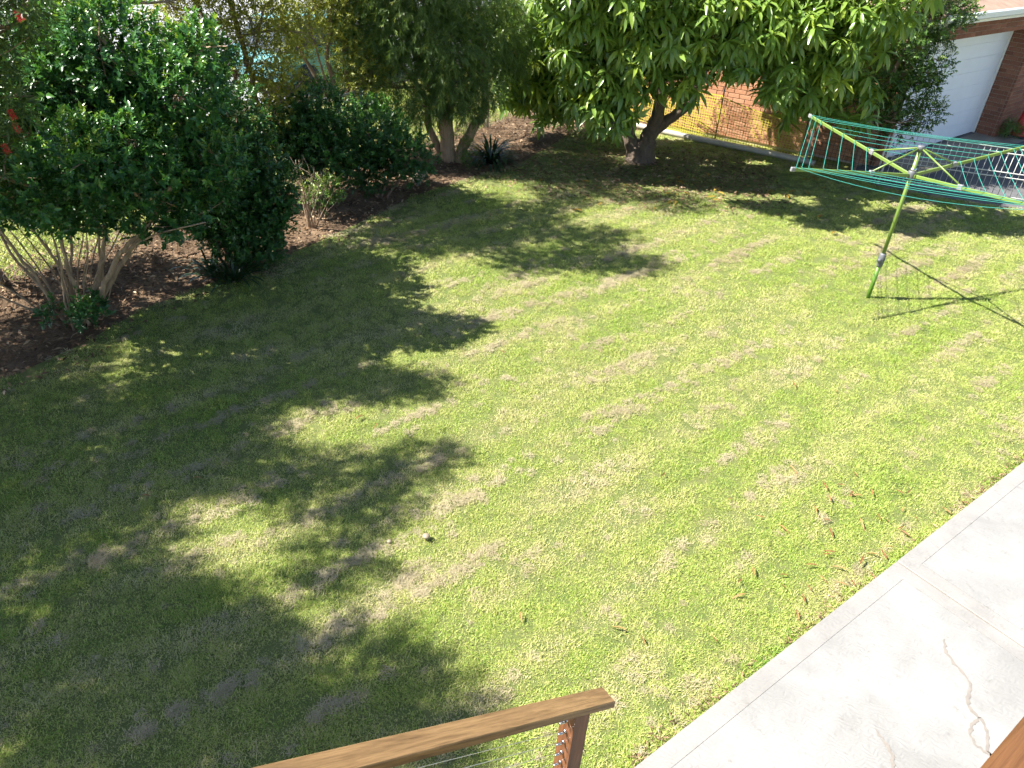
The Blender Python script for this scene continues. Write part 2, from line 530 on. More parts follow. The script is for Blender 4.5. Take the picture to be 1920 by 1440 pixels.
FD = Vector((.55, .835, 0)).normalized()          # boundary fence direction
FN = Vector((-FD.y, FD.x, 0))                     # towards the street
FP = Vector((-3.95, 10.7, 0))
def fpt(s, off, z=0.0): p = FP + FD * s + FN * off; return Vector((p.x, p.y, z))

sheet('ground', [(-300, -120), (300, -120), (300, 400), (-300, 400)], -.045, M['verge'], label='dry grass verge reaching away beyond the fence')
PA = Vector((4.73, 5.43, 0))                       # a point of the path's lawn edge
def ppt(s, off, z=0.0): p = PA + U * s + V * off; return Vector((p.x, p.y, z))
LAWN = [(-9, -2), (-7.6, 2.6), (-6.0, 4.6), (-4.86, 5.75), (-4.45, 6.5), (-4.2, 7.25), (-3.55, 8.2), (-2.75, 9.35), (-2.35, 10.1), (-1.75, 11.3), (-.95, 12.35), (-.1, 13.3), (.5, 14.6), (1.1, 15.9),
        (2.72, 15.92), (5.02, 14.58), (5.75, 13.9), (6.4, 13.2), (8.3, 12.45), (12.5, 11.2), tuple(ppt(7.5, 0)[:2]), tuple(ppt(0, 0)[:2]), tuple(ppt(-9, 0)[:2]), (-6, -5)]
sheet('lawn', LAWN, 0.0, M['lawn'], .6, .012, label='mown back lawn with dry thatch in mower stripes')
BED = [(-9, -2), (-7.6, 2.6), (-6.0, 4.6), (-4.86, 5.75), (-4.45, 6.5), (-4.2, 7.25), (-3.55, 8.2), (-2.75, 9.35), (-2.35, 10.1), (-1.75, 11.3), (-.95, 12.35), (-.1, 13.3), (.5, 14.6), (1.1, 15.9),
       (2.72, 15.92), (3.2, 19.5)] + [tuple(fpt(s, .5)[:2]) for s in (10, 6, 0, -4, -10, -14)]
sheet('garden_bed', BED, -.012, M['bed'], .5, .03, label='brown mulched garden bed under the shrubs')
sheet('road', [tuple(fpt(s, o)[:2]) for s, o in ((-40, 4.2), (70, 4.2), (70, 24.0), (-40, 24.0))], -.03, M['road'], label='pale worn street beyond the shrubs')
kb = MB()
c_ = fpt(15, 4.1); kb.box((c_.x, c_.y, .02), FD * 55, FN * .08, Vector((0, 0, .075)), .015)
tag(kb.build('kerb', M['apron']), 'concrete kerb along the street', None, None, 'structure')
HC = Vector((6.6, 14.5, 0)); HU = Vector((.755, .656, 0)).normalized(); HW = Vector((-.870, .492, 0)).normalized()   # house corner, garage front, side wall
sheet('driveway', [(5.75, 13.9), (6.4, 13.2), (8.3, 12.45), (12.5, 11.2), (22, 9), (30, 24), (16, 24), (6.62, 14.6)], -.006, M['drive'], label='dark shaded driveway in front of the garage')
ap = [HC + HU * .25 - Vector((HU.y, -HU.x, 0)) * -.05, HC + HU * 9.5 + Vector((HU.y, -HU.x, 0)) * .05, HC + HU * 9.5 + Vector((HU.y, -HU.x, 0)) * .95, HC + HU * .25 + Vector((HU.y, -HU.x, 0)) * .95]
sheet('garage_apron', [(p.x, p.y) for p in ap], .004, M['apron'], label='concrete apron along the garage doors')


# ---- concrete path: slabs with tooled margins
def slab(s0, s1, w, label_stains=None):
    me = MB()
    m_ = .125; g = .005; gz = -.0028
    z = .055
    t = MB()
    # margin ring (smooth) as four pieces mitred, inner field a little proud of the groove
    def P(s, o, zz=z): return ppt(s, -o, zz)
    outer = [P(s0, 0), P(s1, 0), P(s1, w), P(s0, w)]
    inner = [P(s0 + m_, m_), P(s1 - m_, m_), P(s1 - m_, w - m_), P(s0 + m_, w - m_)]
    inn2 = [P(s0 + m_ + g, m_ + g), P(s1 - m_ - g, m_ + g), P(s1 - m_ - g, w - m_ - g), P(s0 + m_ + g, w - m_ - g)]
    low = [Vector((p.x, p.y, z + gz)) for p in inner]; low2 = [Vector((p.x, p.y, z + gz)) for p in inn2]
    bot = [Vector((p.x, p.y, -.08)) for p in outer]
    bev = [P(s0 + .006, .006, z), P(s1 - .006, .006, z), P(s1 - .006, w - .006, z), P(s0 + .006, w - .006, z)]
    out2 = [Vector((p.x, p.y, z - .006)) for p in outer]
    vsx = bot + out2 + bev + inner + low
    fs = []
    for k in range(4):
        k2 = (k + 1) % 4
        for a in (0, 4, 8, 12):
            fs.append((a + k, a + k2, a + 4 + k2, a + 4 + k))
    t.add(vsx, fs)
    o = t.build('slab', M['concrete_edge'], path)
    f = MB(); f.add(low + low2 + inn2, [(0, 1, 5, 4), (1, 2, 6, 5), (2, 3, 7, 6), (3, 0, 4, 7), (4, 5, 9, 8), (5, 6, 10, 9), (6, 7, 11, 10), (7, 4, 8, 11), (8, 9, 10, 11)])
    f.build('trowelled_field', M['concrete'], o)
    return o


path = bpy.data.objects.new('concrete_path', None); col.objects.link(path)
tag(path, 'pale concrete path of large trowelled slabs', None, None, 'structure')
JS = [-8.1, -5.1, -2.2, .9, 4.0, 7.1]
slabs = []
for a, b in zip(JS[:-1], JS[1:]):
    slabs.append(slab(a + .006, b - .006, 2.6))
for j in JS[1:-1]:
    q = MB(); c_ = ppt(j, -1.3); q.box((c_.x, c_.y, .012), U * .012, V * 1.3, Vector((0, 0, .030)))
    q.build('expansion_joint', M['joint'], path)


def stain(parent, pts, w0, seed):
    rs = random.Random(seed)
    P = spline([(x, y) for x, y in pts], 7)
    me = MB(); L_, R_ = [], []
    for i, p in enumerate(P):
        d = P[min(i + 1, len(P) - 1)] - P[max(i - 1, 0)]; d = d / (np.linalg.norm(d) + 1e-9); n = np.array([-d[1], d[0]])
        e = min(1, i / 3 + .15)
        w = w0 * (.5 + .9 * rs.random()) * e; j = n * rs.uniform(-.8, .8) * w0
        L_.append((*(p + n * w + j), .0585)); R_.append((*(p - n * w + j), .0585))
    n = len(P)
    me.add(L_ + R_, [(i, n + i, n + i + 1, i + 1) for i in range(n - 1)])
    o = me.build('water_stain', M['stain'], parent)
    return o


# ------------------------------------------------------------------ foliage tools
def unit(v): return v / (np.linalg.norm(v, axis=-1, keepdims=True) + 1e-9)


def leaf_template(w, fold=.18, droop=.15, rows=1):
    """unit-length leaf along y; returns verts (n,3) and tris"""
    if rows == 1:
        Vt = [(0, 0, 0), (-w / 2, .45, fold * w), (0, .48, 0), (w / 2, .45, fold * w), (0, 1, -droop)]
        T = [(0, 2, 1), (0, 3, 2), (1, 2, 4), (2, 3, 4)]
    else:
        Vt = [(0, 0, 0), (-w * .42, .28, fold * w), (0, .28, .03), (w * .42, .28, fold * w), (-w * .46, .64, fold * w - droop * .35), (0, .64, -droop * .35), (w * .46, .64, fold * w - droop * .35), (0, 1, -droop)]
        T = [(0, 2, 1), (0, 3, 2), (1, 2, 5), (1, 5, 4), (2, 3, 6), (2, 6, 5), (4, 5, 7), (5, 6, 7)]
    return np.array(Vt, float), np.array(T, int)


def leaves_mesh(name, P, D, Nn, S, tint, tmpl):
    Vt, T = tmpl
    D = unit(D); side = unit(np.cross(D, Nn)); Nn = np.cross(side, D)
    n = len(P); k = len(Vt)
    co = (P[:, None, :] + S[:, None, None] * (Vt[None, :, 0:1] * side[:, None, :] + Vt[None, :, 1:2] * D[:, None, :] + Vt[None, :, 2:3] * Nn[:, None, :]))
    F = (T[None] + (np.arange(n) * k)[:, None, None]).reshape(-1, 3)
    return np_mesh(name, co.reshape(-1, 3), F, True, {'tint': np.repeat(np.clip(tint, 0, 1), k)})


def sprigs(clumps, n, per, tw, leaf, up=.6, droop=0.0, shell=.5, rg=None, spread=50, young=.35, flat=1.0, lj=.3):
    """leafy twigs filling a set of clumps; returns leaf arrays"""
    rg = rg or rng
    C = np.array([c[:3] for c in clumps]); Rr = np.array([c[3] for c in clumps])
    w = Rr ** 2; w = w / w.sum()
    ci = rg.choice(len(C), n, p=w)
    v = unit(rg.normal(size=(n, 3)))
    rad = Rr[ci] * (shell + (1 - shell) * rg.random(n) ** .7) * (1 + .12 * rg.normal(size=n))
    off = v * rad[:, None]; off[:, 2] *= flat
    base = C[ci] + off
    d = unit(v * .8 + np.array([0, 0, up]) + rg.normal(size=(n, 3)) * .45)
    d[:, 2] -= droop; d = unit(d)
    keep = base[:, 2] > .05
    base, d, v = base[keep], d[keep], v[keep]; n = len(base)
    t = (np.arange(per) + .5) / per
    az = np.arange(per) * 2.399 + rg.random(n)[:, None] * 6.28
    ref = unit(np.cross(d, unit(rg.normal(size=(n, 3))))); ref2 = np.cross(d, ref)
    radial = np.cos(az)[..., None] * ref[:, None] + np.sin(az)[..., None] * ref2[:, None]
    ang = np.radians(spread) * (1.15 - .55 * t)[None, :, None]
    ld = d[:, None] * np.cos(ang) + radial * np.sin(ang) + rg.normal(size=(n, per, 3)) * .12
    ld[..., 2] -= droop * .5
    pos = base[:, None] + d[:, None] * (t * tw)[None, :, None]
    nn = d[:, None] * .7 - radial * .3 + np.array([0, 0, .45])
    S = leaf * (1 + lj * rg.normal(size=(n, per))).clip(.45, 1.6) * (1.1 - .35 * t)[None]
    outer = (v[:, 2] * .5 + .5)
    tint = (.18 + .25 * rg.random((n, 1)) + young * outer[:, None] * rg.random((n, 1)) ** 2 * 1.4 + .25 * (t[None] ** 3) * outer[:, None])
    return pos.reshape(-1, 3), ld.reshape(-1, 3), nn.reshape(-1, 3), S.ravel(), np.broadcast_to(tint, (n, per)).ravel(), (base, d)


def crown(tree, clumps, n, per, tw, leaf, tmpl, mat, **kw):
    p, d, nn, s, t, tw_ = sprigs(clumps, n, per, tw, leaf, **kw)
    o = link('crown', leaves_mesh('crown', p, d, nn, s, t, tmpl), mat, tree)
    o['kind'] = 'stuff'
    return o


def stem(tree, pts, r0, r1, mat, n=8, name='stem', seg=4, jit=.12):
    P = spline(pts, seg)
    k = len(P)
    P = [p + (rng.normal(size=3) * min(.012, r0 * .3) if 0 < i < k - 1 else 0) for i, p in enumerate(P)]
    rad = [r0 + (r1 - r0) * (i / (k - 1)) ** .8 for i in range(k)]
    return MB().tube(P, rad, n, True, jit).build(name, mat, tree, True)


def twigs(tree, starts, clumps, mat, r=.012, sub=7, seed=0, pen=2.0):
    """branches from the stems into every clump, with side twigs"""
    rg = np.random.default_rng(seed)
    S = np.array([tuple(s) for s in starts]); me = MB()
    for c in clumps:
        cc = np.array(c[:3])
        dd = np.linalg.norm(S - cc, axis=1) + (S[:, 2] > cc[2]) * pen
        s = S[dd.argmin()]
        mid = (s + cc) / 2 + rg.normal(size=3) * .06 - np.array([0, 0, .05])
        P = spline([s, mid, cc, cc + (cc - mid) * .45], 3)
        me.tube(P, [r * 1.5 * (1 - i / (len(P) + 1)) + .002 for i in range(len(P))], 6, False, .1)
        for k in range(sub):
            v = unit(rg.normal(size=3) + np.array([0, 0, .35])) * c[3] * rg.uniform(.6, 1.0)
            q = P[rg.integers(2, len(P))]
            P2 = spline([q, q + v * .5 + rg.normal(size=3) * .05, cc + v], 2)
            me.tube(P2, [r * .5 * (1 - i / (len(P2) + 1)) + .0012 for i in range(len(P2))], 5, False)
    o = me.build('branch_work', mat, tree, True); o['kind'] = 'stuff'
    return o


def caster(x, y, h, r): return (x - .839 * h, y - .078 * h, h, r)   # a clump at height h that shades the ground at x, y


T_round = leaf_template(.50, .22, .10)
T_oval = leaf_template(.42, .2, .15)
T_narrow = (np.array([(0, 0, 0), (-.08, .45, .01), (.08, .5, -.01), (0, 1, -.22)]), np.array([(0, 2, 1), (1, 2, 3)]))
T_needle = (np.array([(0, 0, 0), (-.055, .4, .01), (.055, .5, -.01), (0, 1, -.2)]), np.array([(0, 2, 1), (1, 2, 3)]))
T_mango = leaf_template(.25, .22, .30, 2)

# ------------------------------------------------------------------ trees and shrubs
# large multi-stemmed glossy shrub at the front of the bed
S1c = [caster(-2.6, 6.6, 1.75, .36), caster(-3.4, 6.5, 1.7, .36), caster(-1.75, 6.7, 2.05, .32), caster(-2.0, 6.35, 2.05, .32), caster(-2.6, 6.1, 1.9, .32), caster(-3.3, 6.1, 1.9, .34), (-5.0, 7.0, 1.56, .36), (-3.43, 7.0, 1.33, .29), (-4.75, 7.0, 2.32, .34), (-4.43, 7.0, 2.75, .33), (-4.22, 7.0, 2.49, .55), (-3.74, 7.0, 2.80, .45), (-4.64, 7.0, 1.89, .56), (-4.02, 7.3, 2.10, .62), (-3.15, 7.0, 2.48, .42), (-3.47, 7.2, 1.80, .52), (-4.25, 7.0, 1.58, .52), (-5.0, 7.0, 1.45, .40),
       (-3.70, 7.0, 1.36, .37), (-3.16, 7.3, 1.70, .37), (-2.98, 7.05, 2.74, .28), (-4.28, 7.4, 2.83, .36), (-3.60, 6.5, 1.82, .38), (-4.47, 6.7, 1.42, .30), (-5.0, 7.5, 2.2, .5), (-4.4, 7.9, 1.7, .5), (-3.6, 7.9, 2.2, .5), (-3.5, 7.9, 1.4, .4), (-5.2, 6.8, 1.8, .45)]
t = empty('glossy_shrub', (-4.70, 6.85, 0), 'tall glossy green multi-stemmed shrub with pale bare lower stems at bed front', 'shrub')
stems = [[(-4.82, 6.9, -.05), (-4.92, 6.9, .15), (-5.0, 6.9, .52), (-5.12, 6.9, .75), (-5.24, 6.9, 1.1)], [(-4.76, 6.9, -.05), (-4.73, 6.95, .29), (-4.77, 6.95, .66), (-4.91, 6.9, 1.1)],
         [(-4.70, 6.9, -.05), (-4.59, 6.85, .30), (-4.58, 6.8, .73), (-4.57, 6.85, 1.08), (-4.39, 6.9, 1.6)], [(-4.66, 6.9, -.05), (-4.45, 6.95, .40), (-4.26, 7.0, .87), (-4.18, 7.0, 1.21), (-3.99, 7.0, 1.9)],
         [(-4.70, 6.95, -.05), (-4.45, 7.05, .31), (-4.39, 7.1, .74), (-4.36, 7.2, 1.3)], [(-4.64, 6.9, -.05), (-4.34, 6.85, .41), (-4.0, 6.8, .89), (-3.75, 6.8, 1.13), (-3.36, 6.9, 1.6)],
         [(-4.0, 6.8, .89), (-3.59, 6.75, 1.14), (-3.05, 6.75, 1.31)], [(-4.63, 6.95, -.05), (-4.17, 7.0, .64), (-3.86, 7.05, 1.01), (-3.61, 7.05, 1.42), (-3.28, 7.05, 2.15)],
         [(-4.85, 6.95, -.05), (-5.1, 7.05, .3), (-5.35, 7.1, .7), (-5.5, 7.2, 1.2)], [(-4.8, 7.0, -.05), (-4.85, 7.2, .4), (-4.8, 7.4, .9), (-4.7, 7.5, 1.6)], [(-4.86, 6.85, -.05), (-5.05, 6.75, .2), (-5.3, 6.65, .42), (-5.6, 6.6, .7)]]
rr = [.024, .022, .023, .028, .018, .032, .012, .028, .02, .022, .014]
for s, r0 in zip(stems, rr): stem(t, s, r0, r0 * .55, M['bark_pale'])
rs = random.Random(31)
for k in range(16):
    a = rs.uniform(-1.25, 1.15); b = Vector((-4.72 + .16 * a + rs.uniform(-.05, .05), 6.9 + rs.uniform(-.15, .2), -.04))
    tip = b + Vector((a * rs.uniform(.45, .85), rs.uniform(-.35, .35), rs.uniform(.9, 1.4)))
    stem(t, [b, b.lerp(tip, .4) + Vector((-.06 * a, 0, .06)), b.lerp(tip, .75) + Vector((.02, 0, .03)), tip], rs.uniform(.008, .016), .005, M['bark_pale'], 6)
st_ = [p for s in stems for p in spline(s, 3)[4:]]
twigs(t, st_, S1c, M['bark_pale'], .014, 8, 1)
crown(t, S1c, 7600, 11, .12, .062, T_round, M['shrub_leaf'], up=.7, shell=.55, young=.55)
# suckers at the foot of the shrub
o = crown(t, [(-4.42, 6.75, .28, .16), (-4.55, 6.7, .15, .12), (-4.9, 6.8, .15, .1)], 90, 8, .1, .06, T_round, M['shrub_leaf'], up=.7, shell=.2, young=.4)
o.name = 'basal_shoots'

S2c = [(-3.15, 8.6, 1.33, .33), (-2.97, 8.6, 1.02, .30), (-3.30, 8.6, .33, .32), (-3.28, 8.6, 1.87, .30), (-3.74, 8.6, .78, .39), (-3.05, 8.6, .62, .27), (-3.45, 8.5, 1.16, .40), (-3.28, 8.5, .68, .39), (-3.68, 8.5, .62, .36), (-3.30, 8.5, 1.54, .30), (-3.06, 8.5, .9, .30), (-3.60, 8.5, .4, .3), (-3.5, 8.8, .9, .4), (-3.25, 8.3, .42, .28)]
t = empty('dark_shrub', (-3.5, 8.45, 0), 'dark green bushy shrub growing right behind the tall glossy one', 'shrub')
stems = [[(-3.5, 8.45, -.04), (-3.52, 8.5, .5), (-3.42, 8.5, 1.2)], [(-3.45, 8.45, -.04), (-3.3, 8.45, .4), (-3.2, 8.5, .9)], [(-3.55, 8.5, -.04), (-3.7, 8.5, .35), (-3.75, 8.55, .7)]]
for s in stems: stem(t, s, .025, .012, M['bark_brown'])
twigs(t, [p for s in stems for p in spline(s, 3)[3:]], S2c, M['bark_brown'], .009, 6, 2)
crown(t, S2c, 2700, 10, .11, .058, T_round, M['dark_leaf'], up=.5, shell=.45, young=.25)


def dark_bush(base, clumps, label, n, seed, lean=.5):
    t = empty('dark_shrub', base, label, 'shrub')
    b = Vector(base)
    st = []
    for k, c in enumerate(clumps[:4]):
        s = [(b.x + .05 * k - .08, b.y, -.04), ((b.x + c[0]) / 2, (b.y + c[1]) / 2, c[2] * .45), c[:3]]
        stem(t, s, .022, .009, M['bark_brown']); st += spline(s, 3)[2:]
    twigs(t, st, clumps, M['bark_brown'], .008, 6, seed)
    crown(t, clumps, n, 10, .11, .06, T_round, M['dark_leaf'], up=.5, shell=.45, young=.38)
    return t


dark_bush((-6.0, 7.7, 0), [caster(-4.45, 7.5, 2.2, .5), caster(-3.95, 8.1, 2.3, .45), caster(-4.9, 7.0, 2.0, .45), caster(-5.1, 7.9, 1.7, .5), caster(-4.7, 8.3, 1.5, .4)], 'dark leafy shrub by the fence behind the tall glossy shrub', 1600, 13)
dark_bush((-3.15, 10.85, 0), [(-3.42, 10.8, 1.17, .37), (-3.08, 10.8, 1.08, .37), (-3.31, 10.8, .76, .33), (-2.89, 10.8, .70, .33), (-3.62, 10.8, .82, .31), (-2.94, 10.8, 1.42, .30), (-3.3, 11.1, .8, .4)], 'small dark shrub below the sparse yellow-green trees', 1500, 11)
dark_bush((-2.2, 11.2, 0), [(-2.38, 11.3, .98, .52), (-1.95, 11.3, .68, .45), (-2.70, 11.3, .5, .41), (-1.71, 11.3, .56, .33), (-2.34, 11.3, .38, .33), (-2.79, 11.3, .86, .42), (-2.3, 11.7, .8, .45)], 'broad dark shrub low in front of the weeping tree', 1700, 12)

# bottlebrush leaning in at the picture's edge, its tall crown beyond the frame shades the lawn
Ac = [caster(-3.0, 4.5, 3.5, .4), caster(-2.4, 5.6, 3.2, .35), caster(-2.9, 5.2, 3.4, .4), caster(-5.0, 6.6, 2.5, .45), caster(-5.4, 6.0, 2.6, .5), caster(-4.9, 5.4, 2.7, .5), caster(-4.6, 6.4, 2.5, .35), caster(-3.55, 4.95, 3.0, .8), caster(-2.9, 5.75, 3.0, .6), caster(-3.25, 3.75, 3.4, .72), caster(-2.6, 4.9, 3.4, .5), caster(-3.9, 4.2, 3.0, .7), caster(-4.4, 6.0, 2.6, .5), caster(-2.35, 4.75, 3.7, .45), caster(-1.45, 4.6, 4.1, .45), caster(-.75, 4.95, 4.4, .30), caster(-1.2, 3.75, 4.3, .28), caster(-4.2, 5.2, 2.6, .6), caster(-1.0, 4.35, 4.6, .26)]
Bn = [(-3.86, 5.80, 3.13, .24), (-4.08, 5.80, 2.62, .22), (-3.62, 5.85, 3.35, .20), (-4.42, 5.80, 2.25, .32), (-4.32, 5.80, 2.92, .40), (-4.16, 5.8, 3.5, .35)]
t = empty('bottlebrush_tree', (-7.2, 4.6, 0), 'bottlebrush with narrow leaves and red flower spikes at the far left edge', 'tree')
stems = [[(-7.2, 4.6, -.05), (-7.0, 4.65, 1.2), (-6.4, 4.7, 2.4), (-5.8, 4.7, 3.4)], [(-6.95, 4.65, 1.3), (-6.0, 5.1, 2.2), (-5.0, 5.6, 2.7), (-4.2, 5.8, 3.0)], [(-6.4, 4.7, 2.4), (-5.4, 4.4, 3.5), (-4.7, 4.4, 4.3)]]
for s, r0 in zip(stems, (.09, .05, .045)): stem(t, s, r0, r0 * .4, M['bark_brown'])
twigs(t, [p for s in stems for p in spline(s, 3)[3:]], Ac + Bn, M['bark_brown'], .014, 5, 3)
crown(t, Ac + Bn, 13500, 12, .16, .075, T_narrow, M['brush_leaf'], up=.3, droop=.1, shell=.3, young=.4, spread=40)
def brush_flower(parent, p, d, L=.08, r=.028):
    d = np.array(d, float); d /= np.linalg.norm(d)
    n = 160
    tt = rng.random(n); ra = unit(np.cross(rng.normal(size=(n, 3)), d))
    P = np.array(p) + d * (tt * L)[:, None]
    me = leaves_mesh('flower', P, ra + d * .25, np.cross(ra, d), np.full(n, r) * (.8 + .4 * rng.random(n)), rng.random(n), leaf_template(.09, 0, 0))
    return link('flower', me, M['red_flower'], parent)
for p in [(-3.58, 5.6, 3.28), (-3.86, 5.62, 2.50), (-3.98, 5.6, 2.34), (-3.85, 5.6, 2.60)]:
    brush_flower(t, p, (.3, -.2, -.4))

# second tree beyond the left edge of the frame whose shade falls on the lawn
Bc = [caster(-2.9, 3.15, 3.8, .36), caster(-2.35, 3.4, 3.9, .3), caster(-3.1, 2.7, 3.7, .36), caster(-2.35, 3.05, 3.8, .38), caster(-1.9, 3.2, 4.0, .3), caster(-2.6, 2.55, 3.8, .4), caster(-1.9, 2.5, 4.1, .45), caster(-1.05, 2.75, 4.2, .55), caster(-.45, 2.62, 4.6, .36), caster(-1.7, 2.9, 4.0, .42), caster(-2.3, 3.15, 3.8, .33), caster(-3.6, 2.5, 3.6, .55), caster(-1.5, 2.2, 4.2, .55), caster(-.7, 2.2, 4.4, .5), caster(-2.3, 2.2, 4.0, .3)]
t = empty('shade_tree', (-7.4, 1.9, 0), 'small tree beyond the left edge shading the near lawn', 'tree')
stems = [[(-7.4, 1.9, -.05), (-7.2, 2.0, 1.4), (-6.3, 2.2, 2.8), (-5.4, 2.3, 3.8)], [(-6.9, 2.1, 2.0), (-5.9, 2.2, 3.4), (-4.6, 2.3, 4.3)]]
for s, r0 in zip(stems, (.1, .06)): stem(t, s, r0, r0 * .4, M['bark_brown'])
twigs(t, [p for s in stems for p in spline(s, 3)[3:]], Bc, M['bark_brown'], .014, 5, 4)
crown(t, Bc, 6800, 12, .16, .075, T_narrow, M['brush_leaf'], up=.3, droop=.1, shell=.3, young=.4, spread=40)

# two thin, sparse yellow-green trees
T3c = [(-4.75, 10.6, 2.7, .45), (-4.7, 10.5, 2.0, .4), (-4.5, 10.6, 3.1, .5), (-4.17, 10.6, 2.53, .49), (-3.69, 10.6, 2.5, .49), (-4.07, 10.6, 1.88, .40), (-3.55, 10.6, 1.98, .39), (-3.48, 10.6, 1.43, .33), (-4.10, 10.6, 1.25, .34), (-3.07, 10.6, 2.4, .35), (-4.5, 10.6, 2.26, .35), (-3.29, 10.6, 1.79, .29), (-3.86, 10.6, .85, .31), (-3.87, 10.6, 3.1, .6), (-3.26, 10.6, 3.13, .54), (-3.7, 11.0, 1.6, .4)]
T3h = [caster(.2, 10.9, 4.8, .5), caster(-.8, 11.2, 4.2, .5), caster(.7, 11.5, 4.7, .42), caster(-.6, 9.7, 4.2, .45), caster(-1.0, 10.0, 4.0, .4), caster(-2.4, 9.0, 3.2, .5), caster(-1.9, 9.7, 3.4, .45), caster(-1.4, 10.6, 3.6, .45), caster(-2.0, 8.3, 3.0, .4), caster(1.55, 9.3, 4.9, .40), caster(.85, 9.35, 4.7, .5), caster(.1, 9.15, 4.4, .45), caster(1.1, 10.15, 5.1, .45), caster(.2, 10.2, 4.8, .55), caster(-.7, 10.5, 4.3, .55), caster(-1.5, 10.2, 3.8, .5), caster(-1.3, 9.4, 3.7, .4), caster(-.5, 9.9, 4.2, .35)]
t = empty('slender_tree', (-3.85, 10.65, 0), 'slender twin-trunked tree with sparse yellow-green leaves behind the glossy shrub', 'tree')
stems = [[(-3.84, 10.6, -.05), (-3.86, 10.6, .5), (-3.98, 10.6, 1.26), (-4.0, 10.6, 1.89), (-4.21, 10.6, 2.34), (-4.42, 10.6, 2.75)], [(-3.80, 10.7, -.05), (-3.76, 10.7, .5), (-3.78, 10.7, 1.25), (-3.84, 10.7, 1.95), (-3.94, 10.7, 2.47), (-3.98, 10.7, 3.2), (-3.7, 10.2, 4.0), (-3.3, 9.6, 4.7)], [(-4.0, 10.62, 1.6), (-3.7, 10.55, 2.1), (-3.45, 10.5, 2.7)]]
for s, r0 in zip(stems, (.042, .05, .022)): stem(t, s, r0, r0 * .5, M['bark_brown'], name='trunk')
twigs(t, [p for s in stems for p in spline(s, 3)[5:]], T3c + T3h, M['twig'], .011, 10, 5)
crown(t, T3c, 3600, 9, .14, .046, T_oval, M['sparse_leaf'], up=.5, shell=.15, young=.55)
crown(t, T3h, 7600, 9, .14, .054, T_oval, M['sparse_leaf'], up=.4, shell=.15, young=.4).name = 'upper_crown'
T4c = [(-3.4, 12.7, 3.6, .5), (-3.46, 12.6, 2.37, .49), (-2.96, 12.6, 2.48, .49), (-3.68, 12.6, 1.83, .29), (-2.92, 12.6, 1.87, .38), (-3.24, 12.6, 2.96, .64), (-2.88, 12.6, 1.15, .35), (-2.6, 12.6, 1.5, .35), (-3.9, 12.6, 2.3, .4)]
t = empty('slender_tree', (-3.3, 12.55, 0), 'slender dark-trunked tree with thin foliage between sparse tree and weeping tree', 'tree')
stems = [[(-3.25, 12.6, -.05), (-3.2, 12.6, .5), (-3.11, 12.6, 1.06), (-3.23, 12.6, 1.7), (-3.13, 12.6, 2.39), (-2.92, 12.6, 3.0)], [(-3.2, 12.6, .6), (-3.3, 12.6, 1.1), (-3.68, 12.6, 1.83), (-3.9, 12.6, 2.13), (-3.78, 12.6, 2.9)], [(-3.18, 12.6, .6), (-2.92, 12.6, 1.23), (-3.0, 12.6, 1.87), (-2.87, 12.6, 2.6)], [(-3.12, 12.55, .9), (-3.3, 12.5, 1.5), (-3.45, 12.5, 2.2)]]
for s, r0 in zip(stems, (.055, .04, .035, .025)): stem(t, s, r0, r0 * .5, M['bark_brown'], name='trunk')
twigs(t, [p for s in stems for p in spline(s, 3)[5:]], T4c, M['bark_brown'], .011, 9, 6)
crown(t, T4c, 2600, 9, .14, .048, T_oval, M['sparse_leaf'], up=.3, shell=.15, young=.25)

# weeping tree with fine drooping foliage
P7c = [caster(1.0, 12.75, 3.9, .6), caster(.15, 13.3, 3.5, .5), caster(1.6, 12.1, 4.3, .5), caster(2.5, 11.75, 4.7, .45), caster(.6, 12.1, 4.0, .4), (-2.4, 12.8, 3.5, .6), (-2.65, 13.0, 1.98, .64), (-1.96, 13.0, 2.17, .77), (-1.28, 13.0, 1.90, .73), (-.62, 13.4, 2.11, .66), (-2.25, 13.0, 1.27, .58), (-1.27, 13.0, 1.30, .5), (-.79, 13.0, 1.38, .38), (-3.0, 13.0, 1.35, .42), (-2.8, 13.0, 2.36, .59), (-1.7, 13.0, 2.8, .8),
       (-.95, 13.0, 2.8, .7), (-2.52, 13.0, 2.82, .74), (-1.72, 13.0, .95, .34), (-1.0, 13.0, .98, .25), (-.34, 13.6, 1.68, .36), (-1.6, 13.6, 2.0, .7)]
t = empty('weeping_tree', (-1.35, 13.2, 0), 'weeping tree with fine drooping leaves and brown paper-barked trunks', 'tree')
stems = [[(-1.33, 13.2, -.05), (-1.43, 13.2, .57), (-1.49, 13.2, .92), (-1.83, 13.2, 1.59), (-2.08, 13.2, 2.3)], [(-1.2, 13.2, -.05), (-1.12, 13.2, .25), (-.92, 13.2, .64), (-.74, 13.2, .92), (-.80, 13.2, 1.48), (-.87, 13.2, 2.4)], [(-1.44, 13.3, -.05), (-1.72, 13.3, .52), (-1.76, 13.3, .97), (-2.28, 13.3, 1.71)], [(-1.42, 13.22, .5), (-1.3, 13.2, 1.2), (-1.4, 13.2, 2.2)]]
for s, r0 in zip(stems, (.15, .11, .075, .08)): stem(t, s, r0, r0 * .45, M['bark_paper'], 10, 'trunk', jit=.2)
twigs(t, [p for s in stems for p in spline(s, 3)[5:]], P7c, M['bark_brown'], .014, 7, 7)
crown(t, P7c, 14500, 12, .20, .09, T_needle, M['weep_leaf'], up=-.1, droop=.55, shell=.35, young=.5, spread=32)
o = crown(t, [(-1.05, 13.0, .35, .18), (-1.1, 13.0, .6, .15), (-1.0, 12.95, .15, .15)], 160, 9, .12, .05, T_narrow, M['fern_leaf'], up=0, droop=.4, shell=.2, young=.3)
o.name = 'trunk_creeper'

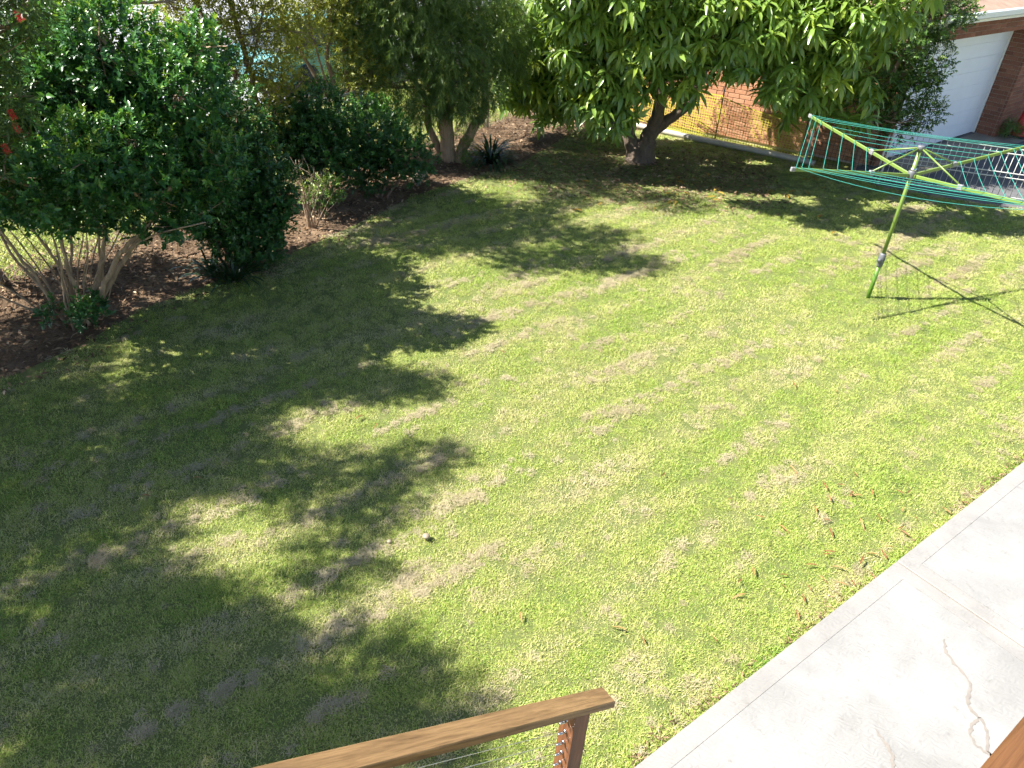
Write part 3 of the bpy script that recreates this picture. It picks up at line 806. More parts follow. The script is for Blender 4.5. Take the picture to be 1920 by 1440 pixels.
# mango tree
M8c = [(2.54, 12.75, 1.56, 0.25), (2.78, 12.75, 1.9, 0.28), (2.52, 12.75, 2.16, 0.33), (3.23, 12.75, 2.16, 0.37), (1.41, 12.75, 0.99, 0.23), (3.91, 12.75, 1.6, 0.25), (-0.38, 14.6, 1.94, 0.57), (0.13, 14.6, 1.43, 0.59), (0.66, 14.6, 1, 0.5), (-0.24, 14.6, 1.04, 0.5),
       (0.9, 14.6, 1.57, 0.58), (0.19, 14.6, 0.62, 0.4), (1.12, 14.6, 2.2, 0.57), (0.55, 14.6, 2.17, 0.57), (1.6, 11.3, 3.9, 0.6), (2.8, 11.2, 4.1, 0.6), (3.8, 11.4, 4, 0.55), (1.29, 12.75, 0.94, 0.26), (1.01, 12.85, 1.13, 0.35), (1.09, 13.05, 1.53, 0.64),
       (0.84, 13.05, 2.24, 0.67), (1.64, 13.05, 2.05, 0.67), (1.63, 12.95, 1.27, 0.4), (2.2, 13.05, 2.32, 0.71), (2.24, 13.05, 1.63, 0.35), (2.84, 13.05, 2.51, 0.79), (3.61, 13.05, 2.48, 0.79), (3.47, 13.05, 1.99, 0.36), (4.18, 13.05, 1.88, 0.66), (4.88, 13.05, 1.84, 0.68),
       (4.52, 13.05, 2.53, 0.79), (5.16, 13.05, 2.33, 0.66), (5.35, 13.05, 1.45, 0.41), (4.53, 13.05, 1.32, 0.33), (0.42, 14.9, 1.48, 0.59), (0.06, 14.9, 0.98, 0.5), (0.6, 14.9, 0.75, 0.42), (-0.1, 14.9, 1.82, 0.59), (1.58, 13.05, 3.04, 0.85), (2.89, 13.6, 3.21, 0.93),
       (4.14, 13.6, 3.27, 0.93), (0.6, 13.05, 2.98, 0.77), (1.16, 12.95, 1.08, 0.3), (3, 14.6, 2.6, 0.8), (4.4, 14.5, 2.5, 0.8), (1.6, 14.6, 2.4, 0.8), (5.17, 12.65, 2.95, 0.6), (4.7, 11.5, 3.7, 0.5), (0.9, 11.6, 3.7, 0.45), (2.2, 11.8, 3.6, 0.4),
       (5.6, 11.7, 3.5, 0.45)]
t = mango = empty('mango_tree', (2.1, 13.9, 0), 'large mango tree with drooping glossy leaf whorls and thick forked trunk', 'tree')
stems = [[(2.05, 13.9, -.1), (1.95, 13.9, .2), (1.86, 13.9, .43), (1.73, 13.9, .80), (1.54, 13.9, 1.38), (1.19, 13.9, 2.0)], [(2.2, 13.9, -.1), (2.19, 13.9, .25), (2.22, 13.9, .50), (2.33, 13.9, .88), (2.30, 13.9, 1.34), (2.10, 13.9, 2.1)],
         [(2.22, 13.9, .38), (2.32, 13.9, .56), (2.58, 13.9, .81), (2.86, 13.9, 1.10), (2.96, 13.9, 1.55), (3.36, 13.9, 2.09), (3.95, 13.9, 2.4)], [(3.36, 13.9, 2.09), (3.8, 13.9, 2.25), (4.4, 13.8, 2.35), (5.2, 13.7, 2.3)], [(1.6, 13.9, 1.2), (1.1, 14.3, 1.5), (.3, 14.8, 1.6)]]
for s, r0, r1 in zip(stems, (.16, .19, .12, .06, .07), (.07, .08, .05, .03, .03)): stem(t, s, r0, r1, M['bark_mango'], 12, 'trunk', jit=.14)
fl = MB().tube(spline([(2.12, 13.9, -.12), (2.12, 13.9, .05), (2.11, 13.9, .22), (2.1, 13.9, .36)], 3), [.36, .34, .30, .27, .25, .23, .22, .2, .17, .12], 14, True, .16)
fl.build('root_flare', M['bark_mango'], t, True)
twigs(t, [p for s in stems for p in spline(s, 3)[6:]], M8c, M['bark_mango'], .013, 7, 8, 0.0)


def whorls(clumps, n, per, L, rg):
    C = np.array([c[:3] for c in clumps]); Rr = np.array([c[3] for c in clumps])
    w = Rr ** 2; ci = rg.choice(len(C), n, p=w / w.sum())
    v = unit(rg.normal(size=(n, 3)) + np.array([-.3, -.4, .5]))
    base = C[ci] + v * (Rr[ci] * (.55 + .45 * rg.random(n) ** .6))[:, None]
    ax = unit(v * .6 + np.array([0, 0, .7]) + rg.normal(size=(n, 3)) * .3)
    az = np.arange(per) * 2.399 + rg.random(n)[:, None] * 6.28
    ref = unit(np.cross(ax, unit(rg.normal(size=(n, 3))))); ref2 = np.cross(ax, ref)
    rad = np.cos(az)[..., None] * ref[:, None] + np.sin(az)[..., None] * ref2[:, None]
    tt = np.arange(per) / per
    el = (.60 - 1.25 * tt)[None, :, None] + rg.normal(size=(n, per, 1)) * .22
    ld = rad * np.cos(el) + ax[:, None] * np.sin(el)
    ld[..., 2] -= .20 + .25 * rg.random((n, 1))
    ld = unit(ld)
    pos = base[:, None] - ax[:, None] * (tt * .06)[None, :, None]
    nn = ax[:, None] * .8 + rad * .25 + np.array([0, 0, .4])
    S = L * (.75 + .5 * rg.random((n, per)))
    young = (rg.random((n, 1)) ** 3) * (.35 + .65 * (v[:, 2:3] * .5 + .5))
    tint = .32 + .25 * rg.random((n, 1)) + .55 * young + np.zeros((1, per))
    return pos, ld, np.broadcast_to(nn, ld.shape), S, tint, base


pos, ld, nn, S, ti, base = whorls(M8c, 2050, 13, .26, np.random.default_rng(21))
dist = np.linalg.norm(base - np.array([0, 0, CAM_H]), axis=1)
infr = (base[:, 2] < 2.55) & (base[:, 2] > .9)
order = np.argsort(dist + (~infr) * 100)
near = order[:23]
rest = np.setdiff1d(np.arange(len(base)), near)
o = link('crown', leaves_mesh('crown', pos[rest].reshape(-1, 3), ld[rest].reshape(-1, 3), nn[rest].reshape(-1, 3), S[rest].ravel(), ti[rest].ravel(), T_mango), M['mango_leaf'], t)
o['kind'] = 'stuff'


def leaf_mesh_single(name, tmpl, tint):
    return np_mesh(name, tmpl[0], tmpl[1], True, {'tint': np.full(len(tmpl[0]), tint)})


def place_leaf(name, me, mat, parent, p, d, nrm, s):
    d = Vector(d).normalized(); nrm = Vector(nrm); sd = d.cross(nrm).normalized(); nrm = sd.cross(d)
    o = bpy.data.objects.new(name, me); col.objects.link(o)
    if not me.materials: me.materials.append(mat)
    off = Vector((0, 0, 0)) if parent is None else parent.location
    q = Vector(p) - off
    Mx = Matrix(((sd.x * s, d.x * s, nrm.x * s, q.x), (sd.y * s, d.y * s, nrm.y * s, q.y), (sd.z * s, d.z * s, nrm.z * s, q.z), (0, 0, 0, 1)))
    o.parent = parent
    o.matrix_basis = Mx
    return o


mleaf = [leaf_mesh_single('mango_leaf_blade', T_mango, x) for x in (.25, .4, .55, .75)]
for w_ in near:
    for k in range(13):
        place_leaf('leaf', mleaf[min(3, int(ti[w_, k] * 4.2))], M['mango_leaf'], t, pos[w_, k], ld[w_, k], nn[w_, k], S[w_, k])

# small-leaved tree in front of the garage
R9c = [(6.16, 13.9, 2.41, .54), (6.74, 13.9, 2.03, .40), (6.59, 13.9, 1.41, .44), (6.68, 13.9, 2.69, .45), (7.08, 13.9, 1.17, .26), (6.62, 13.9, .90, .30), (7.0, 13.9, 2.78, .27), (6.15, 13.9, 3.2, .52), (6.19, 13.9, 1.25, .42), (6.85, 13.9, 1.65, .25), (6.2, 13.9, 1.8, .5)]
t = empty('small_leaved_tree', (6.0, 13.75, 0), 'small-leaved tree between the mango tree and the white garage door', 'tree')
stems = [[(6.0, 13.75, -.05), (6.05, 13.8, .6), (6.15, 13.85, 1.3), (6.3, 13.9, 2.2), (6.4, 13.9, 3.0)], [(6.1, 13.8, .8), (6.4, 13.85, 1.2), (6.7, 13.9, 1.8)]]
for s, r0 in zip(stems, (.06, .03)): stem(t, s, r0, r0 * .45, M['bark_brown'], name='trunk')
twigs(t, [p for s in stems for p in spline(s, 3)[4:]], R9c, M['bark_brown'], .011, 8, 9)
crown(t, R9c, 2300, 10, .13, .058, T_oval, M['small_leaf'], up=.35, shell=.35, young=.5)


# strap-leaved clumps
def strap_blade(name, L, w, tint):
    n = 7; Vv = []; F = []
    for i in range(n):
        q = i / (n - 1); a = .9 * q * q
        y = L * (q - .28 * q ** 3); z = -L * .42 * q ** 2.4
        ww = w * (1 - .15 * q) * (1 if q < .7 else max(.04, 1 - ((q - .7) / .3) ** 2))
        Vv += [(-ww / 2, y, z + .15 * ww), (0, y, z - .02 * ww), (ww / 2, y, z + .15 * ww)]
    for i in range(n - 1):
        b = i * 3
        for k in (0, 1): F += [(b + k, b + k + 1, b + k + 4), (b + k, b + k + 4, b + k + 3)]
    return np_mesh(name, Vv, F, True, {'tint': np.full(len(Vv), tint)})


sblades = [strap_blade('strap_blade', 1, .055, x) for x in (.2, .4, .6, .85)]
def strap_plant(loc, n, L, label, seed, yellow=0):
    t = empty('strap_leaf_plant', loc, label, 'plant')
    rs = random.Random(seed)
    for k in range(n):
        a = rs.uniform(0, 6.283); e = rs.uniform(.35, 1.35)
        d = Vector((math.cos(a) * math.cos(e), math.sin(a) * math.cos(e), math.sin(e)))
        p = Vector(loc) + Vector((math.cos(a), math.sin(a), 0)) * rs.uniform(.02, .10) + Vector((0, 0, .0))
        m_ = sblades[3] if rs.random() < yellow else sblades[rs.randrange(3)]
        place_leaf('leaf', m_, M['strap_leaf'], t, p, d, Vector((-d.x, -d.y, 1.2)), L * rs.uniform(.7, 1.1))
    return t


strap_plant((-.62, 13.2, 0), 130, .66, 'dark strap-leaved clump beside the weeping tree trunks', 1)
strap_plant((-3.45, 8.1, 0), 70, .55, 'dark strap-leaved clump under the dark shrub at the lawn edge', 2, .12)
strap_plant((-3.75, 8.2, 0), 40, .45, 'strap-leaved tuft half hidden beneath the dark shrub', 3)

# leafy low plant left of the mango trunk, and other small plants
def low_plant(name, loc, clumps, label, n, leaf, tm, mat, **kw):
    t = empty(name, loc, label, 'plant')
    for k in range(4):
        c = clumps[k % len(clumps)]
        stem(t, [(loc[0] + .04 * k - .06, loc[1], -.03), ((loc[0] + c[0]) / 2 + random.uniform(-.05, .05), (loc[1] + c[1]) / 2, c[2] * .5), (c[0] + random.uniform(-.1, .1), c[1], c[2])], .010, .004, M['twig'], 6)
    crown(t, clumps, n, 9, .12, leaf, tm, mat, **kw)
    return t


low_plant('golden_shrub', (1.25, 15.55, 0), [(1.15, 15.5, .45, .35), (1.5, 15.6, .35, .3), (.8, 15.6, .3, .3)], 'low golden-green plant behind the mango trunk', 220, .13, T_narrow, M['fern_leaf'], up=.8, shell=.2, young=.5)
low_plant('weedy_plant', (-2.9, 10.15, 0), [(-2.75, 10.2, .42, .2), (-2.95, 10.2, .3, .18)], 'small leafy sapling beside the bare twiggy bush', 130, .06, T_oval, M['small_leaf'], up=.6, shell=.2, young=.7)
low_plant('grass_tuft', (10.75, 17.25, 0), [(10.6, 17.2, .12, .22), (10.95, 17.35, .12, .22)], 'green weeds growing at the foot of the brick pier', 160, .10, T_needle, M['fern_leaf'], up=1.0, shell=.1, young=.1)

# bare twiggy bush
t = empty('bare_bush', (-2.95, 9.85, 0), 'leafless twiggy bush in front of the chain-wire fence', 'plant')
rs = random.Random(5)
for k in range(11):
    a = rs.uniform(2.2, 5.6) if k < 7 else rs.uniform(0, 6.28)
    e = Vector((math.cos(a) * rs.uniform(.15, .55), math.sin(a) * .25, rs.uniform(.55, 1.0)))
    b = Vector((-2.95 + rs.uniform(-.05, .05), 9.85, -.03))
    stem(t, [b, b + e * .5 + Vector((rs.uniform(-.05, .05), 0, .03)), b + e], .011, .003, M['bark_pale'], 6)
MBt = MB()
for k in range(34):
    b = Vector((-2.95 + rs.uniform(-.3, .25), 9.85 + rs.uniform(-.1, .1), rs.uniform(.25, .75)))
    e = Vector((rs.uniform(-.3, .2), rs.uniform(-.15, .15), rs.uniform(.1, .35)))
    MBt.tube([b, b + e * .5 + Vector((.02, 0, .01)), b + e], [.004, .003, .0015], 5, False)
MBt.build('twig_work', M['twig'], t, True)

# small log
lg = MB().tube(spline([(-1.80, 11.85, .04), (-1.72, 11.9, .10), (-1.62, 12.0, .22)], 4), [.085, .09, .085, .08, .078, .075, .075, .072, .07], 10, True, .12)
tag(lg.build('log', M['stump'], None, True), 'short grey log leaning on the leaf litter by the broad shrub', 'log')

# ------------------------------------------------------------------ chain wire fence
t = empty('chain_wire_fence', fpt(0, 0), 'chain-wire boundary fence with steel posts behind the shrubs', 'fence')
H_F = 1.25
for s in (-13, -10, -7, -4, -1, 2.2, 5.7):
    p = fpt(s, 0); MB().tube([(p.x, p.y, -.05), (p.x, p.y, H_F + .03)], .024, 10).build('post', M['galv'], t, True)
a, b = fpt(-13, 0), fpt(8.5, 0)
MB().tube([(a.x, a.y, H_F), (b.x, b.y, H_F)], .018, 8).build('top_rail', M['galv'], t, True)
cw = MB()
d = .055
s = -13.0
def flat_wire(p, q, r=.0028):
    # three-sided thin wire
    cw.tube([p, q], r, 3, False)
while s < 8.5:
    for sg in (1, -1):
        a_ = fpt(s, .02 + .004 * sg); e_s = s + sg * H_F * .95
        b_ = fpt(e_s, .02 + .004 * sg)
        flat_wire((a_.x, a_.y, .01), (b_.x, b_.y, H_F))
    s += d * 1.35
o = cw.build('chain_mesh', M['wire'], t); o['kind'] = 'stuff'

# ------------------------------------------------------------------ house
house = empty('brick_house', HC, 'orange brick house with white garage doors behind the mango tree', 'house')
HN = Vector((HU.y, -HU.x, 0))                      # garage front faces this way
WN = Vector((-HW.y, HW.x, 0))                      # side wall outward normal
if WN.y > 0: WN = -WN
zv = Vector((0, 0, 1))
WALL_H = 2.42
def wbox(mb, org, du, s0, s1, z0, z1, dn, n0, n1, bev=0):
    c = org + du * (s0 + s1) / 2 + dn * (n0 + n1) / 2 + zv * (z0 + z1) / 2
    mb.box(c, du * (s1 - s0) / 2, dn * (n1 - n0) / 2, zv * (z1 - z0) / 2, bev)
# side wall: mortar core and bricks
mb = MB(); wbox(mb, HC, HW, .012, 5.3, -.05, WALL_H, WN, -.22, -.010)
side = mb.build('side_wall', M['mortar'], house)
BL, BH, BD, J = .228, .076, .05, .010
def brick_mesh(name, du, dn, L):
    b = MB(); b.box((0, 0, 0), du * (L / 2), dn * (BD / 2), zv * (BH / 2), .004); return b.mesh(name)
bm_full = brick_mesh('brick_block', HW, WN, BL)
bstuff = MB()
cands = []
nc = int(WALL_H / (BH + J))
WIN = (1.55, 2.65, 1.35, 2.1)
for c in range(nc):
    z = c * (BH + J) + BH / 2 + .005
    s = (.12 if c % 2 else 0.0)
    while s + BL < 5.3:
        sc = s + BL / 2
        if not (WIN[0] - .1 < sc < WIN[1] + .1 and WIN[2] - .03 < z < WIN[3] + .03):
            cands.append((sc, z))
        s += BL + J
cands.sort(key=lambda q: abs(q[0] - 2.6) / 1.9 + abs(q[1] - .95) / 1.3)
for i, (sc, z) in enumerate(cands):
    p = HC + HW * sc + WN * (-.012 + random.uniform(-.0015, .002)) + zv * z
    if i < 185:
        o = bpy.data.objects.new('brick', bm_full); col.objects.link(o)
        if not bm_full.materials: bm_full.materials.append(M['brick'])
        o.parent = side; o.location = p
        side_off = p
    else:
        bstuff.box(p, HW * (BL / 2), WN * (BD / 2), zv * (BH / 2))
o = bstuff.build('brickwork', M['brick'], side); o['kind'] = 'stuff'
# window in the side wall
mb = MB(); wbox(mb, HC, HW, WIN[0], WIN[1], WIN[2], WIN[3], WN, -.03, .0)
for a_, b_, c_, d_ in ((WIN[0] - .02, WIN[1] + .02, WIN[2] - .06, WIN[2]), (WIN[0], WIN[1], WIN[3] - .05, WIN[3]), (WIN[0], WIN[0] + .05, WIN[2], WIN[3] - .05), (WIN[1] - .05, WIN[1], WIN[2], WIN[3] - .05), ((WIN[0] + WIN[1]) / 2 - .02, (WIN[0] + WIN[1]) / 2 + .02, WIN[2], WIN[3] - .05)):
    wbox(mb, HC, HW, a_, b_, c_, d_, WN, .002, .03)
wo = mb.build('window', M['white_paint'], house)
for k in (0, 1):
    mb = MB(); m0 = (WIN[0] + WIN[1]) / 2
    wbox(mb, HC, HW, (WIN[0] + .05) if k == 0 else m0 + .02, (m0 - .02) if k == 0 else WIN[1] - .05, WIN[2] + .002, WIN[3] - .052, WN, .003, .008)
    mb.build('pane', M['glass'], wo)

# garage front: piers, lintel and recessed doors
D0, D1 = .35, 4.62                                  # first door along the front
P0, P1 = 4.62, 5.85                                 # pier between the doors
DOOR_H = 2.22
REC = -.02
def pier(name, s0, s1, n1, objs):
    mb = MB(); wbox(mb, HC, HU, s0 + .01, s1 - .01, -.05, WALL_H + .02, HN, -.1, n1 - .012)
    core = mb.build(name, M['mortar'], house)
    bs_ = MB()
    mfront = MB().box((0, 0, 0), HU * (BL / 2), HN * (BD / 2), zv * (BH / 2), .004).mesh('pier_brick_front')
    mside = MB().box((0, 0, 0), HU * (BD / 2), HN * (BL / 2), zv * (BH / 2), .004).mesh('pier_brick_side')
    for mm in (mfront, mside): mm.materials.append(M['brick_pier'])
    cnt = 0
    for c in range(int((WALL_H + .02) / (BH + J))):
        z = c * (BH + J) + BH / 2 + .005
        s = s0 + BL / 2 + (.0 if c % 2 else -.114)
        while s - BL / 2 < s1 - .02:
            a_, b_ = max(s - BL / 2, s0), min(s + BL / 2, s1)
            p = HC + HU * (a_ + b_) / 2 + HN * (n1 - BD / 2) + zv * z
            if b_ - a_ > BL - .01 and objs and cnt < 60 and s < s0 + .8:
                o = bpy.data.objects.new('brick', mfront); col.objects.link(o); o.parent = core; o.location = p; cnt += 1
            elif b_ - a_ > .03:
                bs_.box(p, HU * ((b_ - a_) / 2), HN * (BD / 2), zv * (BH / 2))
            s += BL + J
        n_ = -.08 + BL / 2 + (0 if c % 2 else -.114)
        while n_ - BL / 2 < n1 - BD - J - .02:
            a_, b_ = max(n_ - BL / 2, -.08), min(n_ + BL / 2, n1 - BD - J)
            p = HC + HU * (s0 + BD / 2) + HN * (a_ + b_) / 2 + zv * z
            if b_ - a_ > BL - .01 and objs:
                o = bpy.data.objects.new('brick', mside); col.objects.link(o); o.parent = core; o.location = p
            elif b_ - a_ > .03:
                bs_.box(p, HU * (BD / 2), HN * ((b_ - a_) / 2), zv * (BH / 2))
            n_ += BL + J
    q = bs_.build('brickwork', M['brick_pier'], core); q['kind'] = 'stuff'
    return core


pier('corner_pier', .012, D0, .10, False)
pier('pier', P0, P1, .42, True)
def lintel(s0, s1):
    mb = MB(); wbox(mb, HC, HU, s0 + .012, s1 - .012, DOOR_H + .012, WALL_H + .15, HN, -.1, .40)
    core = mb.build('lintel', M['mortar'], house); bs_ = MB()
    for c in range(4):
        z = DOOR_H + .012 + c * (BH + J) + BH / 2
        if z + BH / 2 > WALL_H + .15: break
        s = s0 + .012 + (0 if c % 2 else -.114)
        while s < s1 - .03:
            a_, b_ = max(s, s0 + .012), min(s + BL, s1 - .012)
            if b_ - a_ > .03: bs_.box(HC + HU * (a_ + b_) / 2 + HN * .395 + zv * z, HU * ((b_ - a_) / 2), HN * .018, zv * (BH / 2))
            s += BL + J
    q = bs_.build('brickwork', M['brick_pier'], core); q['kind'] = 'stuff'
lintel(D0, D1); lintel(P1, P1 + 4.0)
for s0, s1 in ((D0, D1), (P1, P1 + 4.0)):
    mb = MB(); wbox(mb, HC, HU, s0 + .03, s1 - .03, .0, DOOR_H, HN, -.14, -.06)
    dr = mb.build('garage_door', M['door_white'], house)
    k = 8; hgt = (DOOR_H - .02) / k
    for i in range(k):
        mb = MB()
        z0 = .012 + i * hgt
        wbox(mb, HC, HU, s0 + .034, s1 - .034, z0 + .001, z0 + hgt - .001, HN, -.058, -.035, .002)
        for r in range(1, 1):
            wbox(mb, HC, HU, s0 + .06, s1 - .06, z0 + hgt * r / 4 - .012, z0 + hgt * r / 4 + .012, HN, -.034, -.028, .002)
        mb.build('panel', M['door_white'], dr)
    mb = MB(); wbox(mb, HC, HU, s0 + .002, s0 + .03, 0, DOOR_H, HN, -.12, .0); wbox(mb, HC, HU, s1 - .03, s1 - .002, 0, DOOR_H, HN, -.12, .0)
    mb.build('door_frame', M['white_paint'], house)
mb = MB(); wbox(mb, HC, HU, P1 + 4.0, P1 + 8, -.05, WALL_H, HN, -.15, .40); mb.build('front_wall', M['brick_pier'], house)
# eaves, gutter, roof
ev = MB(); wbox(ev, HC, HU, -.45, 14, WALL_H + .155, WALL_H + .17, HN, -.2, .62); ev.build('soffit', M['white_paint'], house)
ev = MB(); wbox(ev, HC, HU, -.47, 14, WALL_H + .12, WALL_H + .30, HN, .622, .65, .004); ev.build('fascia', M['white_paint'], house)
gt = MB(); wbox(gt, HC, HU, -.47, 14, WALL_H + .19, WALL_H + .31, HN, .652, .77, .02); gt.build('gutter', M['gutter'], house)
ev = MB(); wbox(ev, HC, HW, -.42, 5.6, WALL_H + .02, WALL_H + .04, WN, -.1, .45); wbox(ev, HC, HW, -.4, 5.6, WALL_H + .0, WALL_H + .22, WN, .452, .475); ev.build('side_eave', M['white_paint'], house)
# roof courses rising from the eaves over the plan
rf = MB()
c0 = HC - HU * .5 + HN * .70; 
for i in range(16):
    n0 = .72 - i * .32; z0 = WALL_H + .31 + i * .125
    a_ = HC - HU * (.62 - i * .22) + HN * n0 + zv * z0; b_ = HC + HU * 14 + HN * n0 + zv * z0
    up_ = -HN * .34 + zv * .125
    q = MB(); rf.add([a_, b_, b_ + up_, a_ + up_ + HU * .22, a_ - zv * .025, b_ - zv * .025], [(0, 1, 2, 3), (4, 5, 1, 0)])
for i in range(16):
    n0 = .55 - i * .32; z0 = WALL_H + .23 + i * .125
    a_ = HC - HW * (.5 - i * .2) + WN * n0 + zv * z0; b_ = HC + HW * 5.7 + WN * n0 + zv * z0
    up_ = -WN * .34 + zv * .125
    rf.add([a_, b_, b_ + up_, a_ + up_, a_ - zv * .025, b_ - zv * .025], [(1, 0, 3, 2), (5, 4, 0, 1)])
rf.build('roof', M['roof'], house)

# ------------------------------------------------------------------ safety netting, pipe
NP = [Vector((1.95, 17.2, 0)), Vector((3.79, 15.42, 0)), Vector((5.2, 14.42, 0))]
t = empty('safety_netting', NP[1], 'yellow plastic safety netting on pickets in front of the brick wall', 'netting')
for p, h in zip(NP, (1.0, 1.12, .82)):
    MB().tube([(p.x, p.y, -.05), (p.x, p.y, h)], .02, 4).build('picket', M['picket'], t)
nm = MB()
for (a_, b_, h0, h1) in ((NP[0], NP[1], .9, .88), (NP[1], NP[2], .86, .68)):
    dv = (b_ - a_); L = dv.length; dv /= L; nrm = Vector((-dv.y, dv.x, 0))
    def pt(s, q, o=0.0):
        h = h0 + (h1 - h0) * s / L - .05 * math.sin(math.pi * s / L)
        w = .02 * mnoise.noise((s * 2.2, q * 2, 4.0 + h0)) + o
        p = a_ + dv * s - nrm * (.022 + w)
        return (p.x, p.y, .02 + q * h)
    def strip(ps, wv):
        b0 = len(nm.v); n = len(ps)
        for p in ps:
            nm.v.append(tuple(Vector(p) - wv)); nm.v.append(tuple(Vector(p) + wv))
        for i in range(n - 1): nm.f.append((b0 + 2 * i, b0 + 2 * i + 1, b0 + 2 * i + 3, b0 + 2 * i + 2))
    k = int(L / .055)
    for i in range(k + 1): strip([pt(L * i / k, q / 8) for q in range(9)], dv * (.006 if h1 > .8 else .005))
    for j in range(17): strip([pt(L * i / 24, j / 16, .001) for i in range(25)], Vector((0, 0, (.006 if h1 > .8 else .004) if j not in (0, 16) else .011)))
o = nm.build('net', M['net'], t); o['kind'] = 'stuff'
pp = MB().tube(spline([(2.2, 16.2, .055), (2.85, 15.76, .055), (3.9, 15.14, .055), (5.0, 14.52, .055), (5.45, 14.22, .05)], 5), .058, 12)
t = pp.build('drain_pipe', M['pvc'], None, True); tag(t, 'long white plastic pipe lying on the ground along the yellow netting', 'pipe')

# ------------------------------------------------------------------ white tubular fence panels and dark mesh fence
FA, FB = Vector((6.35, 13.38, 0)), Vector((10.1, 12.2, 0))
t = empty('white_panel_fence', FA, 'white tubular metal fence panels between lawn and driveway', 'fence')
dv = (FB - FA); L = dv.length; dv /= L; nrm = Vector((-dv.y, dv.x, 0)); FH = .9
for s in (0, L):
    p = FA + dv * s; MB().tube([(p.x, p.y, -.05), (p.x, p.y, FH + .05)], .02, 10).build('post', M['fence_white'], t, True)
for z in (FH, FH - .085, .50, .42, .10):
    a_, b_ = FA + zv * z, FB + zv * z
    MB().tube([a_, b_], .0095, 8).build('rail', M['fence_white'], t, True)
barm = MB().tube([(0, 0, .06), (0, 0, FH)], .006, 6).mesh('fence_bar', True); barm.materials.append(M['fence_white'])
k = int(L / .095)
for i in range(1, k):
    p = FA + dv * (L * i / k) + nrm * .014
    o = bpy.data.objects.new('bar', barm); col.objects.link(o); o.parent = t; o.location = p - FA
t = empty('dark_mesh_fence', (5.25, 14.35, 0), 'low dark wire mesh fence in the shade under the mango', 'fence')
a_, b_ = Vector((5.3, 14.3, 0)), Vector((6.3, 13.42, 0)); dv2 = (b_ - a_); L2 = dv2.length; dv2 /= L2
for s in (0, L2):
    p = a_ + dv2 * s; MB().tube([(p.x, p.y, -.05), (p.x, p.y, .85)], .018, 8).build('post', M['galv'], t, True)
q = MB()
for i in range(19): p = a_ + dv2 * (L2 * i / 18); q.tube([(p.x, p.y, .03), (p.x, p.y, .8)], .0035, 4, False)
for j in range(12): z = .05 + .068 * j; q.tube([a_ + zv * z, b_ + zv * z], .003, 4, False)
o = q.build('wire_mesh', M['black_mesh'], t); o['kind'] = 'stuff'

# ------------------------------------------------------------------ traffic cone by the pier
t = empty('traffic_cone', (10.98, 17.38, 0), 'red traffic cone with black base beside the brick pier', 'cone')
MB().box((10.98, 17.38, .02), HU * .2, HN * .2, zv * .02, .012).build('base', M['black_rubber'], t)
cn = MB().tube([(10.98, 17.38, .04), (10.98, 17.38, .07), (10.98, 17.38, .09), (10.98, 17.38, .45), (10.98, 17.38, .9), (10.98, 17.38, .92)], [.17, .165, .14, .095, .04, .032], 20)
cn.build('cone_body', M['cone_red'], t, True)

# ------------------------------------------------------------------ rotary clothesline
CB = Vector((4.479, 8.699, 0)); HUBZ, TOPZ, TIPZ = 1.60, 1.905, 1.80
t = empty('rotary_clothesline', CB, 'lime green rotary clothesline with teal lines standing on the lawn', 'clothesline')
MB().tube([CB + zv * -.1, CB + zv * .47], .026, 16).build('lower_pole', M['line_pole'], t, True)
MB().tube([CB + zv * .45, CB + zv * TOPZ], .0225, 16).build('upper_pole', M['line_arm'], t, True)
cl = MB().tube([CB + zv * z for z in (.435, .455, .52, .56, .60, .615)], [.030, .036, .043, .042, .037, .028], 14)
kn = (Vector((0, 0, CAM_H)) - CB); kn.z = 0; kn.normalize(); kn = (kn + Vector((-.9, -.2, 0))).normalized()
co = cl.build('height_clamp', M['grey_plastic'], t, True)
MB().tube([CB + zv * .53 + kn * .03, CB + zv * .53 + kn * .055, CB + zv * .53 + kn * .075], [.024, .026, .018], 10).build('clamp_knob', M['grey_plastic'], co, True)
hb = MB().tube([CB + zv * z for z in (HUBZ - .06, HUBZ - .045, HUBZ + .035, HUBZ + .05)], [.034, .044, .044, .034], 16)
hub = hb.build('hub', M['grey_plastic'], t, True)
MB().tube([CB + zv * (HUBZ + .05), CB + zv * (HUBZ + .075)], .036, 16).build('hub_ring', M['steel'], hub, True)
MB().tube([CB + zv * (TOPZ - .03), CB + zv * (TOPZ + .02), CB + zv * (TOPZ + .03)], [.036, .04, .032], 14).build('top_cap', M['grey_plastic'], t, True)
a0 = math.atan2(7.96 - 8.70, 2.85 - 4.48)
ARM_R = 1.79
arms = []
for k in range(4):
    a = a0 - k * math.pi / 2
    d = Vector((math.cos(a), math.sin(a), 0))
    A0 = CB + d * .045 + zv * (HUBZ - .005); A1 = CB + d * ARM_R + zv * TIPZ
    ax = (A1 - A0); La = ax.length; ax /= La; sd = ax.cross(zv).normalized(); up_ = sd.cross(ax)
    arm = MB().box((A0 + A1) / 2, ax * (La / 2), sd * .011, up_ * .019, .004).build('arm', M['line_arm'], t)
    MB().box(A1 + ax * .008, ax * .03, sd * .0145, up_ * .0235, .006).build('end_cap', M['light_plastic'], arm)
    J_ = A0 + ax * (La * .345)
    MB().box(J_ + up_ * .004, ax * .032, sd * .018, up_ * .030, .005).build('bracket', M['light_plastic'], arm)
    for sg in (1,):
        MB().tube([CB + zv * (TOPZ - .005) + d * .03, J_ + up_ * .02], .0095, 8).build('strut', M['line_arm'], t, True)
    arms.append((A0, A1, up_, ax, sd))
FR = [.985, .94, .885, .765, .645, .52, .40]
